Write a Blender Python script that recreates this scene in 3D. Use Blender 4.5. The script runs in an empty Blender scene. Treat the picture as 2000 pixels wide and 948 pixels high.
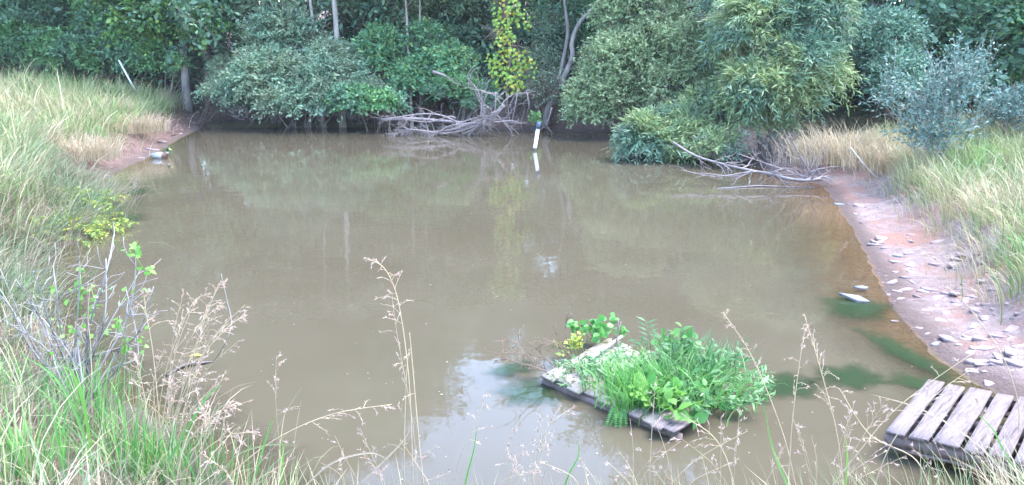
import bpy, math, random
import numpy as np
from math import radians as R, sin, cos, tan, pi
from mathutils import Vector

# ------------------------------------------------------------------ camera, sky, sun, exposure
SC = bpy.context.scene
COL = SC.collection
F, CX, CY = 1503.0, 1000.0, 474.0
PITCH, CAMH = R(14.0), 2.6
cam = bpy.data.cameras.new('camera'); cam.sensor_width = 36; cam.lens = F/2000*36
cam.clip_start = .05; cam.clip_end = 2000
camo = bpy.data.objects.new('camera', cam); COL.objects.link(camo)
camo.location = (0, 0, CAMH); camo.rotation_euler = (pi/2-PITCH, 0, 0); SC.camera = camo

SUN_EL, SUN_AZ = 64, 75          # overcast: a wide soft sun high to the right
w = bpy.data.worlds.new('World'); SC.world = w; w.use_nodes = True
nt = w.node_tree; nt.nodes.clear()
sky = nt.nodes.new('ShaderNodeTexSky'); sky.sky_type = 'NISHITA'; sky.sun_disc = False
sky.sun_elevation = R(SUN_EL); sky.sun_rotation = R(SUN_AZ)
sky.air_density = 1.0; sky.dust_density = .9; sky.ozone_density = 1.0
bg = nt.nodes.new('ShaderNodeBackground'); bg.inputs[1].default_value = .15
wo = nt.nodes.new('ShaderNodeOutputWorld')
nt.links.new(sky.outputs[0], bg.inputs[0]); nt.links.new(bg.outputs[0], wo.inputs[0])
sl = bpy.data.lights.new('sun', 'SUN'); sl.energy = .9; sl.angle = R(40); sl.color = (1, .97, .94)
so = bpy.data.objects.new('sun', sl); COL.objects.link(so); so.location = (0, -20, 30)
so.rotation_euler = (R(90-SUN_EL), 0, 0)
if SUN_AZ != 180: so.rotation_euler = (R(90-SUN_EL), 0, R(180-SUN_AZ))
SC.view_settings.view_transform = 'Standard'; SC.view_settings.look = 'None'
SC.view_settings.gamma = 1; SC.view_settings.use_curve_mapping = False
SC.view_settings.exposure = 3.4
SC.cycles.max_bounces = 6; SC.cycles.diffuse_bounces = 3; SC.cycles.glossy_bounces = 3
SC.cycles.transparent_max_bounces = 12; SC.cycles.caustics_reflective = False; SC.cycles.caustics_refractive = False

rng = np.random.default_rng(11)
rnd = random.Random(5)

# ------------------------------------------------------------------ layout helpers
CP, SP = cos(PITCH), sin(PITCH)
def ray(px, py):
    x, y = px-CX, py-CY
    return np.array([x/F, CP-y/F*SP, -(y/F*CP+SP)])
def at(px, py, Y):                     # point at forward distance Y
    d = ray(px, py); return np.array([0, 0, CAMH])+d*(Y/d[1])
def tp(px, py, Y): return at(px, py, Y)
def onz(px, py, z=0.0):
    d = ray(px, py); return np.array([0, 0, CAMH])+d*((z-CAMH)/d[2])

# value noise
_perm = np.random.default_rng(3).random((256, 256))
def vnoise(x, y):
    x = np.asarray(x, float); y = np.asarray(y, float)
    xi = np.floor(x).astype(int); yi = np.floor(y).astype(int)
    fx = x-xi; fy = y-yi; fx = fx*fx*(3-2*fx); fy = fy*fy*(3-2*fy)
    g = lambda a, b: _perm[a % 256, b % 256]
    return (g(xi, yi)*(1-fx)+g(xi+1, yi)*fx)*(1-fy)+(g(xi, yi+1)*(1-fx)+g(xi+1, yi+1)*fx)*fy

SHORE_PX = [(430, 930), (315, 830), (190, 740), (95, 640), (62, 560), (85, 505), (165, 465), (215, 425), (222, 385), (205, 352),
            (250, 325), (300, 302), (345, 274), (400, 248), (450, 238), (600, 236), (760, 240), (860, 246), (1000, 254),
            (1100, 256), (1200, 258), (1300, 268), (1400, 290), (1480, 325), (1560, 352), (1605, 364), (1655, 430), (1695, 500),
            (1735, 585), (1790, 655), (1850, 708), (1905, 745), (1990, 800)]
shore = [onz(*p)[:2] for p in SHORE_PX] + [np.array(p) for p in [(3.55, 4.55), (3.0, 4.0), (2.3, 3.72), (1.4, 3.6), (.4, 3.55), (-.6, 3.62), (-1.3, 3.8)]]
def catmull(pts, n=6, closed=True):
    pts = np.array(pts, float); out = []; N = len(pts)
    for i in range(N if closed else N-1):
        if closed: p0, p1, p2, p3 = (pts[(i+k) % N] for k in (-1, 0, 1, 2))
        else: p0, p1, p2, p3 = (pts[min(max(i+k, 0), N-1)] for k in (-1, 0, 1, 2))
        for j in range(n):
            t = j/n
            out.append(.5*(2*p1+(p2-p0)*t+(2*p0-5*p1+4*p2-p3)*t*t+(3*p1-p0-3*p2+p3)*t**3))
    if not closed: out.append(pts[-1])
    return np.array(out)
POLY = catmull(shore, 4)
def sdist(x, y):                       # signed distance to the pond outline, positive on land
    x = np.asarray(x, float).ravel(); y = np.asarray(y, float).ravel()
    A = POLY; B = np.roll(POLY, -1, 0); best = np.full(x.shape, 1e9); ins = np.zeros(x.shape, bool)
    for a, b in zip(A, B):
        e = b-a; L = e@e+1e-12
        t = np.clip(((x-a[0])*e[0]+(y-a[1])*e[1])/L, 0, 1)
        best = np.minimum(best, (x-a[0]-t*e[0])**2+(y-a[1]-t*e[1])**2)
        c = (a[1] > y) != (b[1] > y)
        with np.errstate(divide='ignore', invalid='ignore'):
            xi = a[0]+(y-a[1])*e[0]/e[1]
        ins ^= c & (x < xi)
    d = np.sqrt(best); return np.where(ins, -d, d)
def weights(x, y):
    u = (np.asarray(x, float)+1.5)/7.5; v = (np.asarray(y, float)-13.5)/11
    r = np.sqrt(u*u+v*v)+1e-6; k = 4.5
    e = np.exp(np.stack([k*u/r, -k*u/r, k*v/r, -k*v/r])); return e/e.sum(0)
PROF = [([0, .5, .98, 1.28, 2.2, 5, 12, 40], [0, .06, .14, .42, .56, .8, 1.3, 3]),          # right
        ([0, .3, .6, .9, 2.2, 5, 9, 15, 40], [0, .05, .13, .45, .75, 1.0, 1.2, 1.4, 2]),   # left
        ([0, .3, .7, 1.5, 3, 6, 12, 40], [0, .06, .3, .55, .95, 1.6, 3.0, 8]),               # far
        ([0, .4, 1, 2, 3.5, 6, 40], [0, .10, .35, .72, .95, 1.0, 1.3])]                     # near
def ground_full(x, y):
    x = np.asarray(x, float).ravel(); y = np.asarray(y, float).ravel()
    d = sdist(x, y); W = weights(x, y)
    d = d+(vnoise(x*1.6+9, y*1.6)-.5)*.22*np.clip(np.abs(d)*3, 0, 1)+(vnoise(x*5, y*5)-.5)*.06
    z = sum(W[i]*np.interp(d, *PROF[i]) for i in range(4))
    n = (vnoise(x*.8, y*.8)-.5)*.16+(vnoise(x*3+5, y*3)-.5)*.06+(vnoise(x*9, y*9)-.5)*.03+(vnoise(x*3.7+2, y*6.1)-.5)*.09*W[0]+(vnoise(x*13+2, y*15)-.5)*.035*W[0]
    z = np.where(d > 0, z+n*np.clip(d/.9, .08, 1), 0)
    zu = W[0]*np.maximum(d*.10, -1)+W[1]*np.maximum(d*.16, -1)+W[2]*np.maximum(d*.3, -1)+W[3]*np.maximum(d*.22, -1)
    return np.where(d > 0, z+.004, zu+(vnoise(x*4, y*4)-.5)*.03*np.clip(-d, 0, 1)), d, W
def ground(x, y):
    return ground_full(np.atleast_1d(x), np.atleast_1d(y))[0]
def gz(x, y): return float(ground(x, y)[0])
def onground(px, py, lift=0):          # where the sight line through a pixel meets the ground
    d = ray(px, py); t = np.linspace(2.5, 60, 1500)
    P = np.array([0, 0, CAMH])+d*t[:, None]
    h = np.maximum(ground(P[:, 0], P[:, 1]), 0)+lift
    k = np.argmax(P[:, 2] < h)
    return P[k] if P[k, 2] < h[k] else P[-1]

# ------------------------------------------------------------------ mesh builder
class MB:
    def __init__(s): s.v = []; s.f = []; s.n = 0; s.c = []
    def add(s, v, *faces):
        v = np.asarray(v, np.float32).reshape(-1, 3)
        for f in faces:
            f = np.asarray(f, np.int64)
            if f.size: s.f.append(f+s.n)
        s.v.append(v); s.n += len(v)
    def build(s, name, mat, parent=None, smooth=False, attrs=None):
        me = bpy.data.meshes.new(name)
        V = np.concatenate(s.v) if s.v else np.zeros((0, 3), np.float32)
        if parent is not None:
            V = V-np.array(parent.matrix_parent if hasattr(parent, 'matrix_parent') else ORG[parent.name], np.float32)
        me.vertices.add(len(V)); me.vertices.foreach_set('co', V.astype(np.float32).ravel())
        loops = np.concatenate([f.ravel() for f in s.f]).astype(np.int32)
        tot = np.concatenate([np.full(len(f), f.shape[1]) for f in s.f]).astype(np.int32)
        st = np.concatenate([[0], np.cumsum(tot)[:-1]]).astype(np.int32)
        me.loops.add(len(loops)); me.loops.foreach_set('vertex_index', loops)
        me.polygons.add(len(tot)); me.polygons.foreach_set('loop_start', st)
        try: me.polygons.foreach_set('loop_total', tot)
        except Exception: pass
        if smooth: me.polygons.foreach_set('use_smooth', np.ones(len(tot), bool))
        if attrs:
            for k, a in attrs.items():
                a = np.asarray(a, np.float32)
                if a.ndim == 1:
                    at_ = me.attributes.new(k, 'FLOAT', 'POINT'); at_.data.foreach_set('value', a)
                else:
                    at_ = me.attributes.new(k, 'FLOAT_COLOR', 'POINT'); at_.data.foreach_set('color', a.ravel())
        me.update(calc_edges=True); me.validate()
        me.materials.append(mat)
        o = bpy.data.objects.new(name, me); COL.objects.link(o)
        if parent is not None:
            o.parent = parent; ORG[o.name] = ORG[parent.name]
        else: ORG[o.name] = (0, 0, 0)
        return o
ORG = {}
def tag(o, label, cat, group=None):
    o['label'] = label; o['category'] = cat
    if group: o['group'] = group
    return o
def thing(name, label, cat, loc, group=None):
    o = bpy.data.objects.new(name, None); COL.objects.link(o)
    o.empty_display_size = .2; o.location = tuple(float(c) for c in loc); ORG[o.name] = tuple(float(c) for c in loc)
    return tag(o, label, cat, group)
def dup(root, loc, rotz, scale, label, group=None):
    r = root.copy(); COL.objects.link(r); r.location = loc; r.rotation_euler = (0, 0, rotz); r.scale = (scale,)*3
    r['label'] = label
    if group: r['group'] = group
    for ch in list(root.children):
        c = ch.copy(); COL.objects.link(c); c.parent = r
        for g in ch.children:
            k = g.copy(); COL.objects.link(k); k.parent = c
    return r
def centre(mb_obj): pass
def nrm(a):
    a = np.asarray(a, float); return a/(np.linalg.norm(a, axis=-1, keepdims=True)+1e-9)
def tube(mb, pts, r0, r1=None, n=5, cap=True):
    pts = np.asarray(pts, float); m = len(pts); r1 = r0 if r1 is None else r1
    rad = np.linspace(r0, r1, m) if np.ndim(r0) == 0 else np.asarray(r0)
    T = nrm(np.gradient(pts, axis=0)); up = np.array([0, 0, 1.0]) if abs(T[0, 2]) < .9 else np.array([1.0, 0, 0])
    A = np.zeros((m, 3)); a = nrm(np.cross(T[0], up)); 
    for i in range(m):
        a = a-T[i]*(a@T[i]); a = a/(np.linalg.norm(a)+1e-9); A[i] = a
    B = np.cross(T, A); an = np.linspace(0, 2*pi, n, endpoint=False)
    V = pts[:, None]+rad[:, None, None]*(A[:, None]*np.cos(an)[None, :, None]+B[:, None]*np.sin(an)[None, :, None])
    i, j = np.meshgrid(np.arange(m-1), np.arange(n), indexing='ij'); j2 = (j+1) % n
    q = np.stack([i*n+j, i*n+j2, (i+1)*n+j2, (i+1)*n+j], -1).reshape(-1, 4)
    fs = [q]
    if cap: fs += [np.arange(n)[None, ::-1], (np.arange(n)+(m-1)*n)[None]]
    mb.add(V.reshape(-1, 3), *fs)
def box(mb, c, ax, ay, az, wob=0, bev=0):      # box from half-axes vectors
    c, ax, ay, az = (np.asarray(k, float) for k in (c, ax, ay, az))
    V = np.array([c+sx*ax+sy*ay+sz*az for sz in (-1, 1) for sx, sy in ((-1, -1), (1, -1), (1, 1), (-1, 1))])
    if wob: V = V+rng.normal(0, wob, V.shape)
    mb.add(V, np.array([[3, 2, 1, 0], [4, 5, 6, 7], [0, 1, 5, 4], [1, 2, 6, 5], [2, 3, 7, 6], [3, 0, 4, 7]]))
def leaves(mb, P, D, N, L, W, curl=.12, mid=.45):   # one small folded face per leaf
    P = np.asarray(P, float); n = len(P)
    if n == 0: return
    L = np.broadcast_to(L, n)[:, None]; W = np.broadcast_to(W, n)[:, None]
    D = nrm(D); S = nrm(np.cross(D, N)); U = np.cross(S, D)
    V = np.stack([P, P+D*L*mid+S*W*.5+U*L*.03, P+D*L-U*L*curl, P+D*L*mid-S*W*.5+U*L*.03], 1)
    mb.add(V.reshape(-1, 3), np.arange(n*4).reshape(n, 4))
def leaves6(mb, P, D, N, L, W, curl=.15):           # broad leaf: seven points, folded along its rib
    P = np.asarray(P, float); n = len(P)
    if n == 0: return
    L = np.broadcast_to(L, n)[:, None]; W = np.broadcast_to(W, n)[:, None]
    D = nrm(D); S = nrm(np.cross(D, N)); U = np.cross(S, D)
    f = lambda a, b, c: P+D*L*a+S*W*b+U*L*c
    V = np.stack([f(0, 0, 0), f(.18, .38, .05), f(.5, .5, .06), f(.8, .26, -.02), f(1, 0, -curl), f(.8, -.26, -.02), f(.5, -.5, .06), f(.18, -.38, .05), f(.5, 0, 0)], 1)
    b = np.arange(n)[:, None]*9
    q = np.concatenate([b+np.array([[0, 1, 2, 8]]), b+np.array([[8, 2, 3, 4]]), b+np.array([[8, 4, 5, 6]]), b+np.array([[0, 8, 6, 7]])])
    mb.add(V.reshape(-1, 3), q)
def sprays(mb, P0, D, L, nl, ll, lw, droop=.2, ang=50, rand=.45, nrand=.8, stem=None, stem_r=.004, stem_every=3, broad=False, t0=.1, face=None):
    P0 = np.asarray(P0, float); N = len(P0); D = nrm(D); L = np.broadcast_to(L, N)
    t = np.linspace(t0, 1, nl)[None, :]+rng.uniform(-.5, .5, (N, nl))*(.9/nl)
    t = np.clip(t, 0, 1.02)
    g = np.array([0, 0, -1.0])
    P = P0[:, None]+D[:, None]*(L[:, None]*t)[..., None]+g*(droop*L[:, None]*t**2)[..., None]
    T = nrm(D[:, None]+g*(2*droop*t)[..., None])
    up = nrm(np.array([0, 0, 1.0])+rng.normal(0, .5, (N, 1, 3)))
    S = nrm(np.cross(T, up)); sg = np.where(np.arange(nl) % 2 == 0, 1, -1)[None, :, None]
    a = R(ang); LD = nrm(T*cos(a)+S*sg*sin(a)+rng.normal(0, rand, (N, nl, 3)))
    NN = np.array([0, 0, 1.0])+rng.normal(0, nrand, (N, nl, 3))
    if face is not None: NN = NN+np.asarray(face)
    sz = rng.uniform(.7, 1.25, N*nl)*np.repeat(np.exp(rng.normal(0, .22, N)), nl)
    fn = leaves6 if broad else leaves
    fn(mb, P.reshape(-1, 3), LD.reshape(-1, 3), NN.reshape(-1, 3), ll*sz, lw*sz)
    if stem is not None:
        tt = np.linspace(-.25, 1, 4)
        for i in range(0, N, stem_every):
            tube(stem, P0[i]+D[i]*L[i]*tt[:, None]+g*(droop*L[i]*tt**2)[:, None], stem_r, stem_r*.4, 3, cap=False)
def usphere(n, zmin=-1):
    v = nrm(rng.normal(0, 1, (n, 3)))
    if zmin > -1: v[:, 2] = np.where(v[:, 2] < zmin, -v[:, 2], v[:, 2])
    return v
def lobes_points(lobes, n, rmin=.6, zmin=-.5, front=.25):
    vol = np.array([(l[3]*l[4]+l[4]*l[5]+l[3]*l[5]) for l in lobes]); vol = vol/vol.sum()
    idx = rng.choice(len(lobes), n, p=vol); Lb = np.array(lobes)[idx]
    u = usphere(n, zmin); flip = (u[:, 1] > .2) & (rng.random(n) < front); u[flip, 1] *= -1
    r = rng.uniform(rmin**2, 1, n)**.5
    return Lb[:, :3]+u*r[:, None]*Lb[:, 3:], u
def blades(mb, P, H, az, bend, wid, nseg=4, wjit=.0):
    P = np.asarray(P, float); n = len(P)
    if n == 0: return
    H = np.broadcast_to(H, n); bend = np.broadcast_to(bend, n); wid = np.broadcast_to(wid, n)
    d = np.stack([np.cos(az), np.sin(az), np.zeros(n)], -1)
    wa = az+pi/2+rng.normal(0, .9, n); wv = np.stack([np.cos(wa), np.sin(wa), np.zeros(n)], -1)
    rows = []
    for k in range(nseg):
        t = k/nseg
        # quarter-circle like arch
        th = bend*t; hx = H*np.where(np.abs(bend) > 1e-3, (1-np.cos(th))/np.maximum(bend, 1e-3), 0); hz = H*np.sin(th)/np.maximum(bend, 1e-3)
        c = P+d*hx[:, None]+np.array([0, 0, 1.0])*hz[:, None]; wd = wid*(1-.75*t**1.5)*.5
        rows += [c-wv*wd[:, None], c+wv*wd[:, None]]
    th = bend; hx = H*(1-np.cos(th))/np.maximum(bend, 1e-3); hz = H*np.sin(th)/np.maximum(bend, 1e-3)
    rows.append(P+d*hx[:, None]+np.array([0, 0, 1.0])*hz[:, None])
    V = np.stack(rows, 1); m = V.shape[1]; b = np.arange(n)[:, None]*m
    q = np.concatenate([b+np.array([[2*k, 2*k+1, 2*k+3, 2*k+2]]) for k in range(nseg-1)])
    t3 = b+np.array([[2*nseg-2, 2*nseg-1, 2*nseg]])
    mb.add(V.reshape(-1, 3), q, t3)
def wander(p, d, L, n=5, wig=.25, grav=0):
    p = np.array(p, float); d = nrm(d); out = [p.copy()]
    for i in range(n):
        d = nrm(d+rng.normal(0, wig, 3)+np.array([0, 0, grav])); p = p+d*L/n; out.append(p.copy())
    return np.array(out)
def twiggy(mb, pts, r0, r1, nsub, sub, depth=1, spread=.8, n=5, grav=0, wig=.25, nsmooth=4):
    c = catmull(pts, nsmooth, False); tube(mb, c, r0, r1, n)
    T = nrm(np.gradient(c, axis=0)); m = len(c)
    for k in range(nsub):
        i = int(rng.uniform(.2, .98)*(m-1)); f = i/(m-1); r = (r0+(r1-r0)*f)*.6
        d = nrm(T[i]+rng.normal(0, spread, 3)); L = sub*rng.uniform(.4, 1.2)
        b = wander(c[i], d, L, 4, wig, grav)
        if depth > 0: twiggy(mb, b, max(r, .003), .0025, max(2, nsub//3), sub*.5, depth-1, spread, 4, grav, wig, 2)
        else: tube(mb, b, max(r, .003), .002, 4)

# ------------------------------------------------------------------ materials
def new_mat(name):
    m = bpy.data.materials.new(name); m.use_nodes = True; t = m.node_tree; t.nodes.clear()
    return m, t
def nd(t, kind, ins=None, **kw):
    n = t.nodes.new('ShaderNode'+kind)
    for k, v in kw.items(): setattr(n, k, v)
    for k, v in (ins or {}).items():
        if hasattr(v, 'is_output') or isinstance(v, bpy.types.NodeSocket): t.links.new(v, n.inputs[k])
        else: n.inputs[k].default_value = v
    return n
def c4(c): return (*c, 1) if len(c) == 3 else c
def ramp(t, fac, stops, interp='LINEAR'):
    r = t.nodes.new('ShaderNodeValToRGB'); r.color_ramp.interpolation = interp
    e = r.color_ramp.elements
    while len(e) < len(stops): e.new(.5)
    for el, (p, c) in zip(e, stops): el.position = p; el.color = c4(c)
    t.links.new(fac, r.inputs[0]); return r.outputs[0]
def noise(t, scale, detail=3, coord=None, rough=.55, dist=0):
    n = nd(t, 'TexNoise', {'Scale': scale, 'Detail': detail, 'Roughness': rough, 'Distortion': dist})
    if coord is not None: t.links.new(coord, n.inputs['Vector'])
    return n.outputs['Fac']
def mixc(t, fac, a, b, mode='MIX'):
    n = t.nodes.new('ShaderNodeMix'); n.data_type = 'RGBA'; n.blend_type = mode
    for i, v in ((0, fac), (6, a), (7, b)):
        if isinstance(v, bpy.types.NodeSocket): t.links.new(v, n.inputs[i])
        else: n.inputs[i].default_value = v if i == 0 else c4(v)
    return n.outputs[2]
def math_(t, op, a, b=None, c=None, clamp=False):
    n = t.nodes.new('ShaderNodeMath'); n.operation = op; n.use_clamp = clamp
    for i, v in enumerate((a, b, c)):
        if v is None: continue
        if isinstance(v, bpy.types.NodeSocket): t.links.new(v, n.inputs[i])
        else: n.inputs[i].default_value = v
    return n.outputs[0]
def smooth(t, v, a, b):
    n = t.nodes.new('ShaderNodeMapRange'); n.interpolation_type = 'SMOOTHSTEP'
    t.links.new(v, n.inputs[0]); n.inputs[1].default_value = a; n.inputs[2].default_value = b
    return n.outputs[0]
def leaf_mat(name, stops, trans=.3, rough=.45, spec=.4, patch=None, pscale=.8):
    """stops: colours spread over the single leaves; patch: a second set mixed in by broad patches"""
    m, t = new_mat(name); g = nd(t, 'NewGeometry'); oi = nd(t, 'TexCoord')
    n = len(stops); col = ramp(t, g.outputs['Random Per Island'], [(i/max(1, n-1), c) for i, c in enumerate(stops)])
    if patch:
        k = len(patch); c2 = ramp(t, g.outputs['Random Per Island'], [(i/max(1, k-1), c) for i, c in enumerate(patch)])
        f = smooth(t, noise(t, pscale, 2, g.outputs['Position']), .44, .6); col = mixc(t, f, col, c2)
    nz = noise(t, 1.3, 2, g.outputs['Position'])
    hsv = nd(t, 'HueSaturation', {'Color': col, 'Value': math_(t, 'MULTIPLY_ADD', nz, .9, .55)})
    p = nd(t, 'BsdfPrincipled', {'Base Color': hsv.outputs[0], 'Roughness': rough, 'Specular IOR Level': spec})
    tr = nd(t, 'BsdfTranslucent', {'Color': hsv.outputs[0]})
    mx = nd(t, 'MixShader', {0: trans, 1: p.outputs[0], 2: tr.outputs[0]})
    nd(t, 'OutputMaterial', {0: mx.outputs[0]}); return m
def simple_mat(name, a, b, scale=6, rough=.8, spec=.3, bump=.3, stretch=(1, 1, 1), detail=5, c=None, island=0, rotz=0):
    m, t = new_mat(name); tc = nd(t, 'TexCoord'); mp = nd(t, 'Mapping', {'Vector': tc.outputs['Object'], 'Scale': tuple(1/k for k in stretch), 'Rotation': (0, 0, rotz)}, vector_type='TEXTURE')
    f = noise(t, scale, detail, mp.outputs[0], .65)
    col = ramp(t, f, [(.3, a), (.7, b)] if c is None else [(.28, a), (.5, b), (.72, c)])
    if island:
        g = nd(t, 'NewGeometry'); col = nd(t, 'HueSaturation', {'Color': col, 'Value': math_(t, 'MULTIPLY_ADD', g.outputs['Random Per Island'], island, 1-island/2)}).outputs[0]
    bp = nd(t, 'Bump', {'Strength': bump, 'Distance': .02, 'Height': f})
    p = nd(t, 'BsdfPrincipled', {'Base Color': col, 'Roughness': rough, 'Specular IOR Level': spec, 'Normal': bp.outputs[0]})
    nd(t, 'OutputMaterial', {0: p.outputs[0]}); return m

M = {}
# greys and greens of the leaves (far shrubs lightened to make up for weak light)
M['olive'] = leaf_mat('grey green leaves', [(0.127, 0.204, 0.114), (0.181, 0.266, 0.153), (0.236, 0.319, 0.200), (0.361, 0.445, 0.291)], patch=[(0.109, 0.212, 0.130), (0.162, 0.284, 0.183), (0.271, 0.391, 0.261)])
M['bush'] = leaf_mat('dense bush leaves', [(0.145, 0.229, 0.109), (0.197, 0.288, 0.142), (0.248, 0.337, 0.175), (0.352, 0.435, 0.233)])
M['willow'] = leaf_mat('willow leaves', [(0.129, 0.230, 0.100), (0.187, 0.287, 0.122), (0.259, 0.345, 0.143), (0.345, 0.402, 0.186)], patch=[(0.101, 0.216, 0.143), (0.144, 0.273, 0.186), (0.245, 0.359, 0.243)])
M['mid'] = leaf_mat('mid green leaves', [(0.077, 0.216, 0.114), (0.116, 0.307, 0.154), (0.193, 0.378, 0.175), (0.329, 0.469, 0.164)])
M['teal'] = leaf_mat('teal green leaves', [(0.073, 0.175, 0.109), (0.105, 0.228, 0.136), (0.147, 0.287, 0.172), (0.232, 0.391, 0.236)], patch=[(0.085, 0.228, 0.091), (0.126, 0.308, 0.117), (0.252, 0.433, 0.163)])  # teal greens, varied by leaf and by broad patch
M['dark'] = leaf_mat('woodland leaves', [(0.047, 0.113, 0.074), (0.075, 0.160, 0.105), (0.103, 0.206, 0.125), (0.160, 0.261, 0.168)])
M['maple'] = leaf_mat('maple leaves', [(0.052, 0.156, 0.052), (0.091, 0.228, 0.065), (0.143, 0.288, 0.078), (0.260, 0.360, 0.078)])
M['silver'] = leaf_mat('silvery leaves', [(0.065, 0.129, 0.108), (0.090, 0.164, 0.137), (0.123, 0.211, 0.182), (0.180, 0.281, 0.245)], trans=.2)
M['blue'] = leaf_mat('blue green leaves', [(0.090, 0.211, 0.143), (0.141, 0.288, 0.194), (0.206, 0.363, 0.255), (0.335, 0.475, 0.357)])
M['vine'] = leaf_mat('yellow vine leaves', [(.13, .28, .06), (.20, .36, .06), (.28, .42, .07), (.38, .44, .07), (.42, .30, .05)], trans=.35)
M['goldweed'] = leaf_mat('yellow green weed', [(0.111, 0.200, 0.040), (0.187, 0.280, 0.050), (0.297, 0.360, 0.050), (0.383, 0.360, 0.050)])
M['lush'] = leaf_mat('lush green leaves', [(0.063, 0.221, 0.053), (0.099, 0.294, 0.068), (0.144, 0.350, 0.083), (0.216, 0.405, 0.120)], trans=.35)
M['lance'] = leaf_mat('grey green lance leaves', [(0.065, 0.184, 0.067), (0.104, 0.235, 0.089), (0.156, 0.302, 0.122), (0.214, 0.352, 0.167)])
M['lime'] = leaf_mat('lime leaves', [(0.130, 0.324, 0.054), (0.187, 0.396, 0.072), (0.245, 0.450, 0.108)], trans=.4)
M['grass'] = leaf_mat('long bank grass', [(0.100, 0.194, 0.077), (0.159, 0.255, 0.099), (0.249, 0.316, 0.133), (0.378, 0.367, 0.188), (0.478, 0.428, 0.265)], patch=[(0.219, 0.204, 0.099), (0.358, 0.326, 0.166), (0.478, 0.408, 0.243), (0.558, 0.479, 0.332), (0.149, 0.245, 0.088)], pscale=.45, rough=.5)
M['grassgreen'] = leaf_mat('fresh grass', [(.08, .26, .07), (.13, .34, .08), (.22, .42, .12), (.34, .42, .17)], rough=.45)
M['nearmix'] = leaf_mat('near bank grass', [(0.071, 0.173, 0.070), (0.110, 0.216, 0.090), (0.172, 0.268, 0.130), (0.242, 0.285, 0.170), (0.342, 0.285, 0.200)], patch=[(0.161, 0.156, 0.090), (0.262, 0.216, 0.140), (0.363, 0.268, 0.200), (0.101, 0.190, 0.090)], pscale=1.1)
M['straw'] = leaf_mat('straw grass', [(0.299, 0.228, 0.134), (0.419, 0.323, 0.207), (0.519, 0.408, 0.279), (0.579, 0.475, 0.373), (0.259, 0.285, 0.124)], rough=.55)
M['seed'] = leaf_mat('grass seed heads', [(0.306, 0.203, 0.167), (0.408, 0.288, 0.243), (0.493, 0.374, 0.319), (0.561, 0.452, 0.395)], rough=.6)
M['stalk'] = simple_mat('grass stalk', (.36, .26, .17), (.50, .40, .26), 9, .6, .3, 0)
M['greystem'] = simple_mat('grey woody stem', (.18, .165, .16), (.34, .32, .31), 8, .8, .2, .2, (1, 1, .3))
M['twig'] = simple_mat('brown twig', (.10, .075, .06), (.22, .17, .14), 6, .85, .2, .2)
M['twig2'] = simple_mat('brown dry twig', (.12, .08, .06), (.24, .17, .13), 6, .85, .2, .2)
M['bark'] = simple_mat('grey bark', (.10, .085, .08), (.30, .27, .25), 7, .9, .2, .8, (1, 1, .25))
M['palebark'] = simple_mat('pale bark', (.22, .19, .17), (.42, .38, .35), 7, .9, .2, .6, (1, 1, .3))
M['deadwood'] = simple_mat('bleached dead wood', (0.125, 0.096, 0.092), (0.289, 0.243, 0.240), 5, .85, .2, .4, (1, 1, 1), c=(0.156, 0.129, 0.121), island=.5)
M['darkwood'] = simple_mat('wet dark stick', (.03, .025, .02), (.10, .08, .07), 6, .5, .4, .3)
M['white'] = simple_mat('white plastic pipe', (0.558, 0.558, 0.558), (0.648, 0.648, 0.639), 4, .4, .5, .05)
M['cuff'] = simple_mat('dark pipe sleeve', (.03, .05, .09), (.07, .10, .16), 6, .5, .4, .1)
_b = onz(1832, 750, .17)-onz(1729, 847, .17); BANG = math.atan2(_b[1], _b[0])
M['pallet'] = simple_mat('weathered pallet board', (0.083, 0.063, 0.060), (0.174, 0.144, 0.143), 7, .85, .2, .9, (0.690, 7.043, 3.009), c=(0.215, 0.175, 0.166), island=.5, rotz=BANG)
M['beam'] = simple_mat('damp pallet beam', (0.112, 0.077, 0.070), (0.238, 0.182, 0.168), 8, .85, .2, .5, (1, 1, 1))
M['raft'] = simple_mat('mossy raft board', (0.083, 0.098, 0.038), (0.247, 0.217, 0.188), 6, .9, .2, .5, c=(.22, .18, .155), island=.4)
M['stone'] = simple_mat('shale stone', (0.112, 0.081, 0.080), (0.265, 0.206, 0.206), 5, .85, .25, .5, island=.7, c=(0.181, 0.134, 0.130))
M['bluestone'] = simple_mat('grey slate stone', (0.098, 0.098, 0.105), (0.238, 0.231, 0.238), 6, .8, .25, .5, island=.3)
M['chip'] = simple_mat('pale chips', (0.190, 0.168, 0.157), (0.269, 0.246, 0.230), 9, .8, .2, .2)
M['gold_leaf'] = leaf_mat('fallen yellow leaf', [(.62, .42, .04), (.70, .50, .06)], trans=.1)
M['brownleaf'] = leaf_mat('dead leaves', [(.16, .10, .06), (.26, .17, .11), (.36, .26, .19), (.42, .35, .28)], trans=.1, rough=.7)
M['raftlitter'] = leaf_mat('moss and dead bits', [(.06, .05, .03), (.13, .10, .06), (.12, .16, .04), (.17, .20, .06), (.22, .17, .12)], trans=.1, rough=.8)
M['speck'] = leaf_mat('floating specks', [(.30, .28, .22), (.5, .48, .4), (.62, .60, .55), (.12, .11, .08)], trans=0, rough=.7)

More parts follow.
